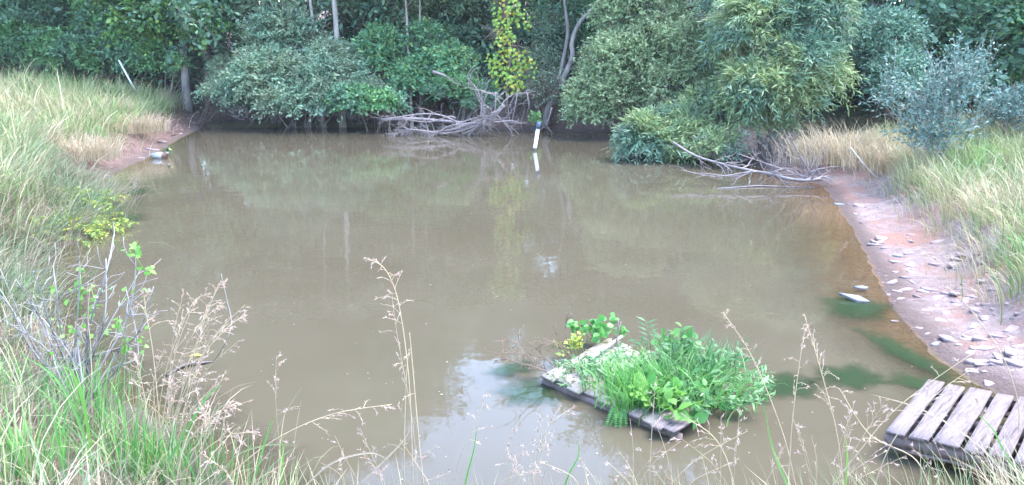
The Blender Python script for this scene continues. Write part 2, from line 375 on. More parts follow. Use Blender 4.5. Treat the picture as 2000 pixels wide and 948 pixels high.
# ground
def ground_mat():
    m, t = new_mat('pond bank soil'); g = nd(t, 'NewGeometry'); pos = g.outputs['Position']
    d = nd(t, 'Attribute', attribute_name='d').outputs['Fac']; wf = nd(t, 'Attribute', attribute_name='wfar').outputs['Fac']
    wr = nd(t, 'Attribute', attribute_name='wright').outputs['Fac']
    n1 = noise(t, 1.2, 4, pos); n2 = noise(t, 7, 5, pos, .65); n3 = noise(t, 38, 4, pos, .7)
    clay = ramp(t, n2, [(.25, (.15, .11, .105)), (.5, (.25, .19, .18)), (.75, (.35, .285, .275))])
    clay = mixc(t, smooth(t, n1, .45, .65), clay, (.27, .155, .125))
    clay = mixc(t, math_(t, 'MULTIPLY', smooth(t, n3, .52, .7), .6), clay, (.10, .072, .066))
    clay = mixc(t, smooth(t, wr, .55, .2), clay, mixc(t, smooth(t, n2, .3, .7), (.085, .052, .045), (.19, .125, .11)))
    wet = mixc(t, smooth(t, d, .38, .05), clay, (.11, .078, .07))
    silt = ramp(t, n2, [(.3, (.15, .08, .036)), (.7, (.235, .13, .06))])
    silt = mixc(t, smooth(t, wr, .35, .75), mixc(t, smooth(t, n2, .35, .65), (.10, .10, .05), (.15, .12, .07)), silt)
    col = mixc(t, smooth(t, math_(t, 'MULTIPLY_ADD', n2, .14, d), .02, .10), silt, wet)
    th = ramp(t, n2, [(.3, (.055, .055, .028)), (.7, (.13, .11, .06))])
    dd = math_(t, 'MULTIPLY_ADD', math_(t, 'SUBTRACT', n1, .5), 1.2, d)
    lim = math_(t, 'MULTIPLY_ADD', wr, .75, .7)
    col = mixc(t, smooth(t, math_(t, 'SUBTRACT', dd, lim), -.1, .35), col, th)
    lit = ramp(t, n3, [(.3, (.08, .055, .045)), (.55, (.17, .12, .10)), (.75, (.28, .20, .17))])
    col = mixc(t, math_(t, 'MULTIPLY', smooth(t, wf, .35, .7), smooth(t, dd, .15, .7)), col, lit)
    bp = nd(t, 'Bump', {'Strength': 1.0, 'Distance': .08, 'Height': math_(t, 'ADD', n2, math_(t, 'MULTIPLY', n3, .4))})
    p = nd(t, 'BsdfPrincipled', {'Base Color': col, 'Roughness': .85, 'Specular IOR Level': .25, 'Normal': bp.outputs[0]})
    nd(t, 'OutputMaterial', {0: p.outputs[0]}); return m
def water_surface(t, opacity, mudcol, pos):
    n1 = noise(t, 2.2, 2, pos); n2 = noise(t, 9, 2, pos)
    bp = nd(t, 'Bump', {'Strength': .05, 'Distance': .05, 'Height': math_(t, 'MULTIPLY_ADD', n2, .25, n1)})
    df = nd(t, 'BsdfDiffuse', {'Color': mudcol}); tr = nd(t, 'BsdfTransparent', {'Color': (.92, .90, .84, 1)})
    body = nd(t, 'MixShader', {0: opacity, 1: tr.outputs[0], 2: df.outputs[0]})
    gl = nd(t, 'BsdfGlossy', {'Color': (1, 1, 1, 1), 'Roughness': .02, 'Normal': bp.outputs[0]})
    fr = nd(t, 'Fresnel', {'IOR': 1.333, 'Normal': bp.outputs[0]})
    mx = nd(t, 'MixShader', {0: fr.outputs[0], 1: body.outputs[0], 2: gl.outputs[0]})
    nd(t, 'OutputMaterial', {0: mx.outputs[0]})
def water_mat():
    m, t = new_mat('murky pond water'); pos = nd(t, 'NewGeometry').outputs['Position']
    d = nd(t, 'Attribute', attribute_name='d').outputs['Fac']; wr = nd(t, 'Attribute', attribute_name='wright').outputs['Fac']
    n1 = noise(t, .5, 3, pos); n2 = noise(t, 3.5, 4, pos, .6)
    dd = math_(t, 'MULTIPLY_ADD', math_(t, 'SUBTRACT', n2, .5), .5, math_(t, 'MULTIPLY', d, -1))
    reach = math_(t, 'DIVIDE', dd, math_(t, 'MULTIPLY_ADD', wr, .75, .5))
    op = math_(t, 'MULTIPLY_ADD', smooth(t, reach, .0, 1.25), .80, .18)
    mud = ramp(t, n1, [(.3, (.075, .062, .041)), (.7, (.090, .076, .052))])
    mud = mixc(t, math_(t, 'MULTIPLY', smooth(t, n2, .5, .75), .35), mud, (.070,.066,.041))
    water_surface(t, op, mud, pos); return m
def algae_mat():
    m, t = new_mat('green algae'); pos = nd(t, 'NewGeometry').outputs['Position']
    e = nd(t, 'Attribute', attribute_name='edge').outputs['Fac']; n2 = noise(t, 7, 5, pos, .7); n3 = noise(t, 30, 3, pos, .7)
    a = smooth(t, math_(t, 'MULTIPLY_ADD', math_(t, 'SUBTRACT', n2, .5), .9, e), .12, .75)
    a = math_(t, 'MULTIPLY', a, .78)
    col = ramp(t, n3, [(.3, (.016, .034, .016)), (.7, (.038, .062, .028))])
    df = nd(t, 'BsdfDiffuse', {'Color': col}); tr = nd(t, 'BsdfTransparent')
    body = nd(t, 'MixShader', {0: 1.0, 1: tr.outputs[0], 2: df.outputs[0]})
    gl = nd(t, 'BsdfGlossy', {'Color': (1, 1, 1, 1), 'Roughness': .06}); fr = nd(t, 'Fresnel', {'IOR': 1.333})
    wet = nd(t, 'MixShader', {0: fr.outputs[0], 1: body.outputs[0], 2: gl.outputs[0]})
    mx = nd(t, 'MixShader', {0: a, 1: tr.outputs[0], 2: wet.outputs[0]})
    nd(t, 'OutputMaterial', {0: mx.outputs[0]}); return m

# ------------------------------------------------------------------ ground and water
def axis(lo, hi, step, outer):
    a = np.arange(lo, hi+1e-6, step); return np.concatenate([-np.array(outer[::-1])+lo, a, np.array(outer)+hi])
xs = axis(-19, 17, .13, [1, 2.5, 5, 9, 15, 25, 50, 120, 350]); ys = axis(-1, 33, .13, [1, 2.5, 5, 9, 15, 25, 50, 120, 350])
X, Y = np.meshgrid(xs, ys); Z, D_, W_ = ground_full(X, Y)
mb = MB(); nx, ny = len(xs), len(ys)
i, j = np.meshgrid(np.arange(ny-1), np.arange(nx-1), indexing='ij')
Q = np.stack([i*nx+j, i*nx+j+1, (i+1)*nx+j+1, (i+1)*nx+j], -1).reshape(-1, 4)
mb.add(np.stack([X.ravel(), Y.ravel(), Z], -1), Q)
go = mb.build('ground', ground_mat(), smooth=True, attrs={'d': D_, 'wfar': W_[2], 'wright': W_[0]}); go['kind'] = 'structure'
xs2 = np.arange(-14, 10.6, .2); ys2 = np.arange(3, 27.2, .2); X, Y = np.meshgrid(xs2, ys2); d2 = sdist(X, Y); W2 = weights(X.ravel(), Y.ravel())
nx, ny = len(xs2), len(ys2); i, j = np.meshgrid(np.arange(ny-1), np.arange(nx-1), indexing='ij')
Q = np.stack([i*nx+j, i*nx+j+1, (i+1)*nx+j+1, (i+1)*nx+j], -1).reshape(-1, 4)
Q = Q[(d2[Q] < .5).any(1)]
mb = MB(); mb.add(np.stack([X.ravel(), Y.ravel(), np.zeros(X.size)], -1), Q)
wo_ = mb.build('water', water_mat(), smooth=True, attrs={'d': d2, 'wright': W2[0]}); wo_['kind'] = 'structure'
MALG = algae_mat()
def algae(label, px, py, rx, ry, rot=0, z=.005):
    c = onz(px, py); n = 40; mbb = MB(); V = [c+np.array([0, 0, z])]; e = [1.0]
    rings = [.3, .6, .85, 1]
    for k, rr in enumerate(rings):
        for a in np.linspace(0, 2*pi, n, endpoint=False):
            q = rr*(1+.18*sin(2*a+px)+.12*sin(5*a+py)); x, y = rx*q*cos(a), ry*q*sin(a)
            V.append(c+np.array([x*cos(rot)-y*sin(rot), x*sin(rot)+y*cos(rot), z])); e.append(1-rr)
    f3 = [[0, 1+k, 1+(k+1) % n] for k in range(n)]
    f4 = [[1+r*n+k, 1+(r+1)*n+k, 1+(r+1)*n+(k+1) % n, 1+r*n+(k+1) % n] for r in range(3) for k in range(n)]
    mbb.add(np.array(V), np.array(f3), np.array(f4))
    o = mbb.build('algae_patch', MALG, attrs={'edge': np.array(e)}); tag(o, label, 'algae', 'patches of green algae in the shallows'); o['kind'] = 'stuff'
algae('dark green algae around the grey stone near the right shore', 1672, 600, .50, .62, .3)
algae('round green algae cloud off the corner of the pallet', 1660, 738, .38, .42)
algae('long green algae band along the muddy right waterline', 1765, 690, .24, .85, .25, .0065)
algae('green algae beside the pallet edge at the right shore', 1800, 752, .28, .32, 0, .008)
algae('faint green algae behind the two tall seed stalks at right', 1545, 755, .42, .32)
algae('green algae in the water off the left corner of the raft', 1035, 768, .42, .30, .4)
algae('olive algae under the twigs at the raft end', 1000, 722, .30, .22, .4, .0065)
algae('green algae streak by the left bank below the tan grass', 245, 378, .55, .7)
algae('dark green algae at the foot of the yellow weed on the left bank', 225, 430, .8, .45, .3, .0065)

# ------------------------------------------------------------------ shrubs and trees
def shrub(name, label, cat, base, lobes, n, nl, ll, lw, mat, L=(.35, .7), droop=.2, ang=50, stems=6, group=None, rmin=.6, upb=.35, zmin=-.5,
          broad=False, stemmat='twig', stem_r=.03, tw_every=4, front=.3, nrand=.8, outd=1.0, tw_r=.004, face=(0, -.6, 0), rand=.45):
    """lobes: (x, y, z, rx, ry, rz) in world metres"""
    th = thing(name, label, cat, base, group)
    P, u = lobes_points(lobes, n, rmin, zmin, front)
    keep = P[:, 2] > np.maximum(ground(P[:, 0], P[:, 1]), 0)+.04; P, u = P[keep], u[keep]
    D = nrm(u*outd+np.array([0, 0, upb])+rng.normal(0, .45, P.shape))
    fm, sm = MB(), MB()
    Ls = rng.uniform(*L, len(P))
    sprays(fm, P-D*Ls[:, None]*.5, D, Ls, nl, ll, lw, droop, ang, rand, nrand, sm, tw_r, tw_every, broad, face=face)
    for k in range(len(P)//28):          # bare twigs poking out of the leaves
        i = rng.integers(len(P)); tube(sm, wander(P[i], D[i], rng.uniform(.4, .9), 4, .2), .006, .003, 3, False)
    base = np.asarray(base, float)
    for k in range(stems):
        lb = lobes[k % len(lobes)]; tip = np.array(lb[:3])+rng.normal(0, .3, 3)*np.array(lb[3:])+np.array([0, 0, lb[5]*.4])
        b = base+np.array([rng.normal(0, .12), rng.normal(0, .12), -.05]); mid = b*.5+tip*.5+rng.normal(0, .15, 3)+np.array([0, 0, .2])
        twiggy(sm, [b, mid, tip], stem_r, stem_r*.3, 5, .6, 0, .6, 5)
    fm.build('foliage', M[mat], th); sm.build('stems', M[stemmat], th, True)
    return th
def lob(px0, px1, py0, py1, Y, dy=1.0):      # lobe filling a pixel box at distance Y
    a = at(px0, (py0+py1)/2, Y); b = at(px1, (py0+py1)/2, Y); t = at((px0+px1)/2, py0, Y); u = at((px0+px1)/2, py1, Y)
    c = (a+b)/2; return (c[0], Y+rng.uniform(-.2, .2), (t[2]+u[2])/2, abs(b[0]-a[0])/2, dy, abs(t[2]-u[2])/2)
def foot(px, Y): x = (px-CX)/F*Y*1.03; return np.array([x, Y, gz(x, Y)])

GS = 'shrubs along the far bank'
# large grey-green shrub leaning over the far left corner
shrub('shrub', 'broad grey-green shrub spilling over the far left corner of the pond', 'shrub', foot(600, 27.2),
      [lob(450, 620, 90, 205, 26.8, 1.2), lob(560, 730, 100, 215, 26.5, 1.1), lob(470, 640, 10, 130, 27.8, 1.2), lob(600, 700, 78, 140, 27.2, .8), lob(430, 560, 130, 220, 26.4, .8), lob(620, 770, 150, 228, 26.0, .8), lob(500, 660, 165, 232, 25.9, .8)],
      3400, 12, .112, .046, 'olive', (.4, .85), .25, 50, 9, GS, stemmat='deadwood')
shrub('shrub', 'low blue-green shrub at the waterline right of the broad grey-green shrub', 'shrub', foot(735, 26.0),
      [lob(640, 735, 165, 222, 25.6, .6), lob(710, 792, 178, 222, 25.4, .5)], 620, 11, .10, .06, 'teal', (.3, .6), .2, 55, 4, GS)
shrub('shrub', 'yellow-green airy shrub in front of the thin pale trunks', 'shrub', foot(745, 28.5),
      [lob(700, 800, 55, 140, 28.4, .9), lob(690, 760, 70, 160, 28.0, .8)], 700, 11, .125, .065, 'mid', (.4, .8), .15, 50, 5, GS)
shrub('shrub', 'bright mid-green shrub left of the dark gap on the far bank', 'shrub', foot(840, 28.0),
      [lob(785, 880, 45, 130, 28.2, .9), lob(800, 930, 85, 165, 27.6, 1.0), lob(760, 850, 120, 190, 27.2, .7)], 1400, 12, .125, .06, 'mid', (.4, .8), .2, 50, 6, GS)
shrub('shrub', 'blue-green shrub behind the bleached fallen branches', 'shrub', foot(900, 27.5),
      [lob(830, 940, 140, 205, 26.8, .6), lob(900, 985, 160, 225, 26.2, .5)], 620, 11, .09, .035, 'teal', (.3, .7), .25, 50, 5, GS, stemmat='greystem')
shrub('shrub', 'sparse brown-stemmed shrub behind the yellow vine', 'shrub', foot(1055, 27.6),
      [lob(1010, 1110, 90, 200, 27.4, .8), lob(1030, 1120, 20, 120, 28, .8)], 620, 10, .08, .035, 'olive', (.5, 1.0), .1, 45, 14, GS)
shrub('shrub', 'blue-green tall shrub between the vine and the dense round bush', 'shrub', foot(1130, 28.8),
      [lob(1030, 1200, -60, 70, 28.8, 1.0), lob(1100, 1230, -20, 120, 28.4, 1.0)], 1500, 12, .09, .035, 'teal', (.4, .9), .2, 50, 6, GS)
shrub('shrub', 'low brownish undergrowth in the far left corner of the pond', 'shrub', foot(420, 27.4), [lob(385, 470, 160, 205, 26.9, .5), lob(430, 500, 175, 215, 26.6, .4)], 260, 9, .09, .04, 'olive', (.3, .6), .2, 50, 6, GS)
shrub('shrub', 'tall pale green shrub behind the yellow-green airy shrub', 'shrub', foot(760, 30.2), [lob(690, 830, -50, 80, 29.8, 1), lob(800, 930, -60, 60, 29.8, 1)], 1300, 11, .13, .055, 'olive', (.4, .9), .2, 50, 6, GS)
shrub('shrub', 'tall grey-green crown above the broad grey-green shrub', 'shrub', foot(560, 29.5), [lob(460, 620, -70, 60, 29, 1.1), lob(600, 700, -80, 60, 29, 1)], 1300, 11, .13, .055, 'olive', (.4, .9), .2, 50, 6, GS)
shrub('shrub', 'brownish twiggy shrub low on the bank between the fallen treetop and the dense bush', 'shrub', foot(1060, 26.2), [lob(1010, 1110, 140, 225, 25.9, .6)], 220, 8, .07, .03, 'olive', (.5, 1.0), .1, 45, 16, GS, tw_every=1, tw_r=.007)
# dense rounded bush
shrub('bush', 'large dense rounded olive-green bush right of the leaning trunk', 'bush', foot(1250, 24.8),
      [lob(1100, 1260, 130, 245, 24.0, 1.1), lob(1180, 1380, 30, 190, 24.6, 1.4), lob(1130, 1280, 60, 190, 24.2, 1.2), lob(1240, 1405, 110, 240, 23.4, 1.2), lob(1290, 1400, 40, 140, 23.6, 1.0), lob(1150, 1340, -40, 90, 25.2, 1.3), lob(1100, 1200, 190, 252, 23.6, .7)],
      3700, 13, .10, .043, 'bush', (.3, .65), .2, 50, 9, GS, rmin=.7)
# willows
def willow(label, base, lobes, n, mat='willow', L=(.5, 1.0), stems=6, ll=.145, **k):
    return shrub('willow', label, 'willow', base, lobes, n, 16, ll, .026, mat, L, .35, 38, stems, 'willows on the right side of the pond', upb=.25, stemmat='bark', stem_r=.05, rmin=.5, rand=.3, **k)
willow('tall feathery willow with a forked grey trunk on the right bank', foot(1490, 18.6),
       [lob(1400, 1560, -30, 110, 19.4, 1.2), lob(1480, 1640, 60, 200, 18.6, 1.1), lob(1400, 1520, 110, 235, 18.8, .9), lob(1520, 1660, -60, 90, 19.2, 1.2), lob(1440, 1600, 130, 225, 18.2, .8)], 3000)
willow('low willow boughs reaching out over the water below the dense bush', foot(1370, 20.8),
       [lob(1250, 1380, 205, 295, 19.4, .7), lob(1205, 1310, 222, 312, 18.9, .6), lob(1300, 1400, 235, 312, 18.6, .5), lob(1340, 1430, 170, 250, 20.0, .6)], 1500, L=(.5, .9), stems=5)
willow('willow crown filling the gap above the dense bush and tall willow', foot(1400, 22.5),
       [lob(1375, 1470, -80, 60, 22.4, 1.0), lob(1390, 1490, 20, 150, 21.8, .9)], 1100)
shrub('shrub', 'brownish willow scrub at the foot of the forked willow', 'shrub', foot(1400, 18.6),
      [lob(1340, 1450, 255, 315, 18.0, .5), lob(1440, 1560, 200, 270, 18.2, .6)], 420, 11, .10, .022, 'willow', (.4, .8), .2, 40, 10, 'willows on the right side of the pond', stemmat='deadwood', stem_r=.015)
wt = thing('forked_tree', 'forked grey willow trunk standing behind the brush pile on the right shore', 'tree', onground(1490, 292)); wy = onground(1490, 292)[1]
b = MB(); tube(b, catmull([tp(1488, 300, wy), tp(1482, 262, wy), tp(1478, 235, wy+.1), tp(1468, 190, wy+.4), tp(1450, 120, wy+1)], 5, False), .075, .04, 8)
b.build('trunk', M['palebark'], wt, True); b = MB(); tube(b, catmull([tp(1490, 300, wy), tp(1505, 255, wy), tp(1530, 215, wy+.1), tp(1560, 170, wy+.4), tp(1590, 110, wy+1)], 5, False), .07, .035, 8); b.build('trunk', M['palebark'], wt, True)
# right side
GR = 'shrubs on the right bank'
shrub('shrub', 'blue-green shrub between the tall willow and the silvery shrub', 'shrub', foot(1720, 20.5),
      [lob(1660, 1790, 20, 130, 20.4, .9), lob(1690, 1800, 100, 200, 19.6, .8), lob(1640, 1720, 60, 160, 21.4, .6)], 1400, 12, .085, .036, 'blue', (.35, .7), .2, 50, 6, GR)
shrub('shrub', 'dark broad-leaved shrub draping the upper right edge of the wood', 'shrub', foot(1880, 22.5),
      [lob(1780, 1920, -40, 90, 22.0, 1.0), lob(1880, 2030, -30, 110, 21.6, 1.0), lob(1760, 1850, 0, 120, 22.4, .8), lob(1900, 2060, 70, 190, 21.8, .9)], 2000, 11, .11, .065, 'mid', (.4, .8), .3, 55, 6, GR)
bs = onground(1825, 335)
shrub('shrub', 'silvery small-leaved shrub standing in the grass of the right bank', 'shrub', bs,
      [lob(1760, 1860, 150, 290, bs[1], .6), lob(1800, 1920, 100, 230, bs[1]+.1, .6), lob(1850, 1940, 90, 200, bs[1]+.4, .5), lob(1700, 1790, 140, 230, bs[1]+.9, .5), lob(1770, 1900, 200, 310, bs[1]-.1, .5)],
      430, 12, .075, .030, 'silver', (.35, .8), .0, 40, 14, GR, upb=.9, stemmat='greystem', stem_r=.012, rmin=.2, zmin=-.9)
b2 = onground(1960, 290)
shrub('shrub', 'pale grey-green low shrub right of the silvery shrub', 'shrub', b2,
      [lob(1890, 1990, 185, 270, b2[1]+.5, .5), lob(1940, 2040, 170, 260, b2[1]+.8, .6)], 300, 11, .08, .03, 'silver', (.3, .6), .1, 45, 8, GR, upb=.7, stemmat='twig', stem_r=.01, rmin=.3)
# left wood edge
GL = 'shrubs at the edge of the left wood'
for lab, lobes, n, mt, ft, ll, lw, br in [
    ('shaded blue-green thicket at the far left behind the long grass', [lob(-60, 120, 20, 150, 30.5, 1.2), lob(60, 200, 60, 150, 30, 1.0), lob(-40, 110, -90, 50, 31.2, 1.0), lob(80, 210, -90, 40, 31.4, 1.0)], 3000, 'teal', (60, 30.8), .11, .05, False),
    ('dense mid-green thicket behind the white leaning stake', [lob(160, 320, 50, 150, 30.2, 1.0), lob(230, 335, 80, 155, 29.6, .8), lob(150, 260, -10, 90, 31, 1.0)], 1900, 'teal', (230, 30.6), .12, .06, False),
    ('small green sapling cluster at the foot of the grey trunk', [lob(335, 372, 105, 150, 28.9, .4)], 70, 'mid', (352, 28.9), .12, .06, False),
    ('pale green undergrowth between the grey trunk and the grey-green shrub', [lob(415, 490, 112, 168, 28.4, .6)], 300, 'olive', (440, 28.6), .10, .05, False)]:
    shrub('shrub', lab, 'shrub', foot(*ft), lobes, n, 11, ll, lw, mt, (.4, .8), .25, 52, 6, GL, broad=br)

def tree(label, base, height, r, lean=(0, 0), crown=None, n=700, nl=9, ll=.2, lw=.11, mat='dark', bark='bark', path=None, limbs=7, group='woodland trees beyond the pond', name='tree', L=(.6, 1.3), crown0=.35):
    th = thing(name, label, 'tree', base, group); base = np.asarray(base, float)
    tm, cm = MB(), MB(); lm = tm
    pts = path if path is not None else [base-np.array([0, 0, .2]), base+np.array([lean[0]*.3, lean[1]*.3, height*.35]), base+np.array([lean[0]*.7, lean[1]*.7, height*.7]), base+np.array([lean[0], lean[1], height])]
    c = catmull(pts, 5, False); rad = np.linspace(r, r*.25, len(c)); rad[0] = r*1.35; rad[1] = r*1.1
    tube(tm, c, rad, None, 9)
    ends = []
    for k in range(limbs):
        f = rng.uniform(crown0, .95); q = c[int(f*(len(c)-1))]; a = rng.uniform(0, 2*pi)
        d = np.array([cos(a), sin(a), rng.uniform(.1, .8)]); l = (1.15-f)*height*.45+.6
        b = wander(q, d, l, 5, .18, .06); tube(lm, b, r*.35*(1.1-f*.6), .012, 5); ends += [b[-1], b[3], b[2]]
    if crown is None:
        crown = [(e[0], e[1], e[2], rng.uniform(.8, 1.5), rng.uniform(.8, 1.5), rng.uniform(.6, 1.1)) for e in ends]
    P, u = lobes_points(crown, n, .4, -.6, .15)
    D = nrm(u+np.array([0, 0, .1])+rng.normal(0, .5, P.shape))
    sprays(cm, P-D*.3, D, rng.uniform(*L, len(P)), nl, ll, lw, .3, 52, .45, .8)
    tm.build('trunk', M[bark], th, True); cm.build('crown', M[mat], th)
    return th
# individual trees whose trunks show
def tp(px, py, Y): return at(px, py, Y)
T1 = foot(392, 28.8)
tree('thick grey trunk with bright maple-like leaves at the left wood edge', T1, 9.5, .16, (.2, .4), n=1300, mat='maple', ll=.17, lw=.12, bark='bark',
     crown=[lob(180, 300, -40, 50, 30.2, 1.0), lob(280, 400, -30, 62, 28.3, .8), lob(360, 470, -30, 50, 28.2, .7), lob(330, 470, 38, 76, 28.0, .4), lob(200, 340, 30, 85, 29.2, .7),
            (-12, 31.5, 7, 2.6, 2, 2), (-14.5, 32, 8.2, 2.4, 2, 1.8), (-11, 32, 9.4, 2.2, 2, 1.5)])
tree('dark trunk in the shaded gap right of the thick grey trunk', foot(440, 30.5), 10, .22, (-.3, .5), n=700, crown0=.4)
tree('pale slender trunk rising from the grey-green shrub', foot(682, 27.5), 10, .13, (-.25, .3), n=600, bark='palebark', crown0=.5)
tree('thinner pale trunk left of the pale slender trunk', foot(648, 27.7), 9, .085, (-.6, .3), n=450, bark='palebark', crown0=.55)
tree('thin straight grey sapling behind the yellow-green shrub', foot(812, 27.5), 8.5, .06, (-.2, .2), n=420, bark='palebark', crown0=.5)
tree('thinnest sapling beside the straight grey sapling', foot(828, 27.7), 7.5, .045, (.15, .2), n=350, bark='palebark', crown0=.55)
# leaning forked tree beside the vine
g0 = tp(1070, 212, 25.8)
tree('brown forked tree leaning right over the bank beside the yellow vine', g0, 8, .12, path=[g0+np.array([-.05, .2, -.5]), g0, tp(1100, 155, 25.9), tp(1118, 110, 26.1), tp(1117, 85, 26.2), tp(1132, 45, 26.3), tp(1170, 0, 26.4), tp(1190, -60, 26.5), tp(1180, -160, 26.7), tp(1200, -260, 26.8)], n=420, crown=[(3.2, 26.8, 6.2, 1.6, 1.2, 1.2), (2.2, 27.2, 7.4, 1.5, 1.2, 1.2)], limbs=5, bark='bark', crown0=.7)
tree('second upright brown stem just left of the leaning forked tree', tp(1102, 118, 26.6)-np.array([0, 0, 1.2]), 8, .085, path=[tp(1090, 165, 26.6), tp(1100, 118, 26.6), tp(1109, 60, 26.6), tp(1102, 0, 26.7), tp(1098, -90, 26.8), tp(1110, -200, 27)], n=300, crown=[(2.0, 27.2, 7.0, 1.4, 1.2, 1.3)], limbs=4, crown0=.7)
# background trees: three kinds, then copies
protos = []
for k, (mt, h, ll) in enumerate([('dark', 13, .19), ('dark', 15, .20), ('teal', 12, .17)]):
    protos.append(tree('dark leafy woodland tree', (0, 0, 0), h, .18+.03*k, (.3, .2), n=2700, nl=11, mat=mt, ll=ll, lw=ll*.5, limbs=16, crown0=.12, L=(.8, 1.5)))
spots = [(-25, 32), (-21, 31.5), (-17, 33), (-13.6, 34), (-9.5, 33), (-6.3, 32), (-3.2, 33), (-.6, 31.4), (2.4, 32.5), (5.2, 31), (8, 30), (10.6, 27.5), (13, 25), (15.5, 25.5), (18, 22),
         (-23, 36), (-17, 38), (-11, 38), (-5, 37), (0, 37), (5, 36.5), (10.5, 34), (16, 31), (21, 27), (23, 19), (-27, 26), (-29, 20), (20, 15.5), (-33, 30), (27, 23), (-19, 42), (-14, 42), (-8, 42), (-2, 42), (3, 41), (8, 39), (13, 37), (19, 34), (25, 30), (-25, 41), (-7.5, 36), (-12.3, 35.2), (-10.5, 35.6), (-13.4, 36.5), (-15, 36.5), (-19.5, 34.5), (-17.8, 35.5), (-21, 36), (-22.5, 35), (11.9, 26.8), (13.9, 28.4), (-18.4, 35), (12.5, 30), (17.5, 28.5), (-15.5, 36)]
first = [True]*3
BK = {0: 'dark leafy tree behind the far left thicket', 9: None}
for q, (x, y) in enumerate(spots):
    k = q % 3; s = rnd.uniform(.9, 1.1)*(.7 if -4 < x < 8 else 1.12 if x < -4 else 1.0); loc = (x+rnd.uniform(-.5, .5), y, gz(x, y)-.1); rz = rnd.uniform(0, 6.28)
    back = q >= 15
    lab = 'dark tree standing deep in the shaded wood, mostly hidden' if back else 'dark leafy tree in the front row of the shaded wood'
    gp = 'trees deep in the wood' if back else 'front row of woodland trees'
    if first[k]:
        o = protos[k]; o.location = loc; o.rotation_euler = (0, 0, rz); o.scale = (s,)*3; o['label'] = lab; o['group'] = gp; first[k] = False
    else: dup(protos[k], loc, rz, s, lab, gp)
# understory that closes the wood near the ground
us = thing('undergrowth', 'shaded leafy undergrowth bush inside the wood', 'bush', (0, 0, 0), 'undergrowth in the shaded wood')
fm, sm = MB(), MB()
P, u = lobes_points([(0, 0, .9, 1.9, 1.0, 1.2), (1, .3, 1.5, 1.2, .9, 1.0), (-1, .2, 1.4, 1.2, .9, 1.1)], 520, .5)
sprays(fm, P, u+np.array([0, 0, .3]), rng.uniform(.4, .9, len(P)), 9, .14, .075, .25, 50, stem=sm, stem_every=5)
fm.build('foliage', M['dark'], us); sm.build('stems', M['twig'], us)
k = 0
for x, y in [(-22, 31.5), (-18.5, 32), (-15.5, 32.5), (-14.2, 33), (-8.8, 30.6), (-6.4, 30.2), (-4.2, 30.8), (-1.8, 29.6), (.4, 29.4), (2.6, 30), (4.8, 28.4), (7, 27), (9, 24.6), (11, 24), (12.6, 22.4), (14.6, 21.5), (16.5, 19.5), (18.5, 17), (-2.6, 32), (6, 29.5), (-20, 34), (10, 27), (-25, 29)]:
    loc = (x, y, gz(x, y)-.2); s = rnd.uniform(.9, 1.4); rz = rnd.uniform(0, 6.28)
    if k == 0: us.location = loc; us.rotation_euler = (0, 0, rz); us.scale = (s,)*3
    else: dup(us, loc, rz, s, us['label'])
    k += 1

# yellow-green climbing vine on a dead stem
vb = tp(985, 215, 25.6); vine = thing('climbing_vine', 'yellow-green climbing vine with some orange leaves hanging over the dead branches', 'vine', vb)
sm, fm = MB(), MB()
vp = [tp(990, 215, 25.6), tp(992, 150, 25.6), tp(998, 100, 25.7), tp(985, 60, 25.7), tp(985, 0, 25.8), tp(975, -80, 25.9), tp(990, -180, 26)]
twiggy(sm, vp, .06, .03, 26, 1.1, 1, .8)
segs = [lob(958, 1032, 125, 182, 25.3, .3), lob(955, 1035, 90, 150, 25.3, .3), lob(965, 1015, 60, 115, 25.4, .25), lob(962, 1000, 20, 80, 25.4, .25), lob(960, 1025, -20, 50, 25.5, .3), lob(1005, 1050, 25, 60, 25.6, .2), lob(985, 1020, 140, 192, 25.2, .2), lob(950, 1030, -120, -10, 25.6, .4), lob(950, 975, 85, 150, 25.4, .15), lob(1015, 1042, 95, 135, 25.4, .15), lob(1030, 1052, 120, 170, 25.4, .08)]
P, u = lobes_points(segs, 300, .3, -1)
leaves6(fm, P, u*.5+np.array([0, 0, -.6])+rng.normal(0, .5, P.shape), np.array([0, -1, .5])+rng.normal(0, .5, P.shape), rng.uniform(.10, .17, len(P)), rng.uniform(.08, .13, len(P)))
P, u = lobes_points(segs, 330, .2, -1)
P, u = lobes_points(segs, 420, .2, -1)
leaves6(fm, P, u*.5+np.array([0, 0, -.6])+rng.normal(0, .5, P.shape), np.array([0, -1, .5])+rng.normal(0, .5, P.shape), rng.uniform(.08, .14, len(P)), rng.uniform(.06, .11, len(P)))
sm.build('stem', M['twig'], vine, True); fm.build('foliage', M['vine'], vine)
# small green plant above the pipe
P0 = tp(1045, 232, 24.3)
shrub('plant', 'small bright green plant growing just above the white pipe', 'plant', P0-np.array([0, 0, .2]), [lob(1033, 1060, 222, 246, 24.2, .2)], 26, 6, .08, .05, 'lush', (.12, .25), .1, 55, 3, None, rmin=.2, stem_r=.008)

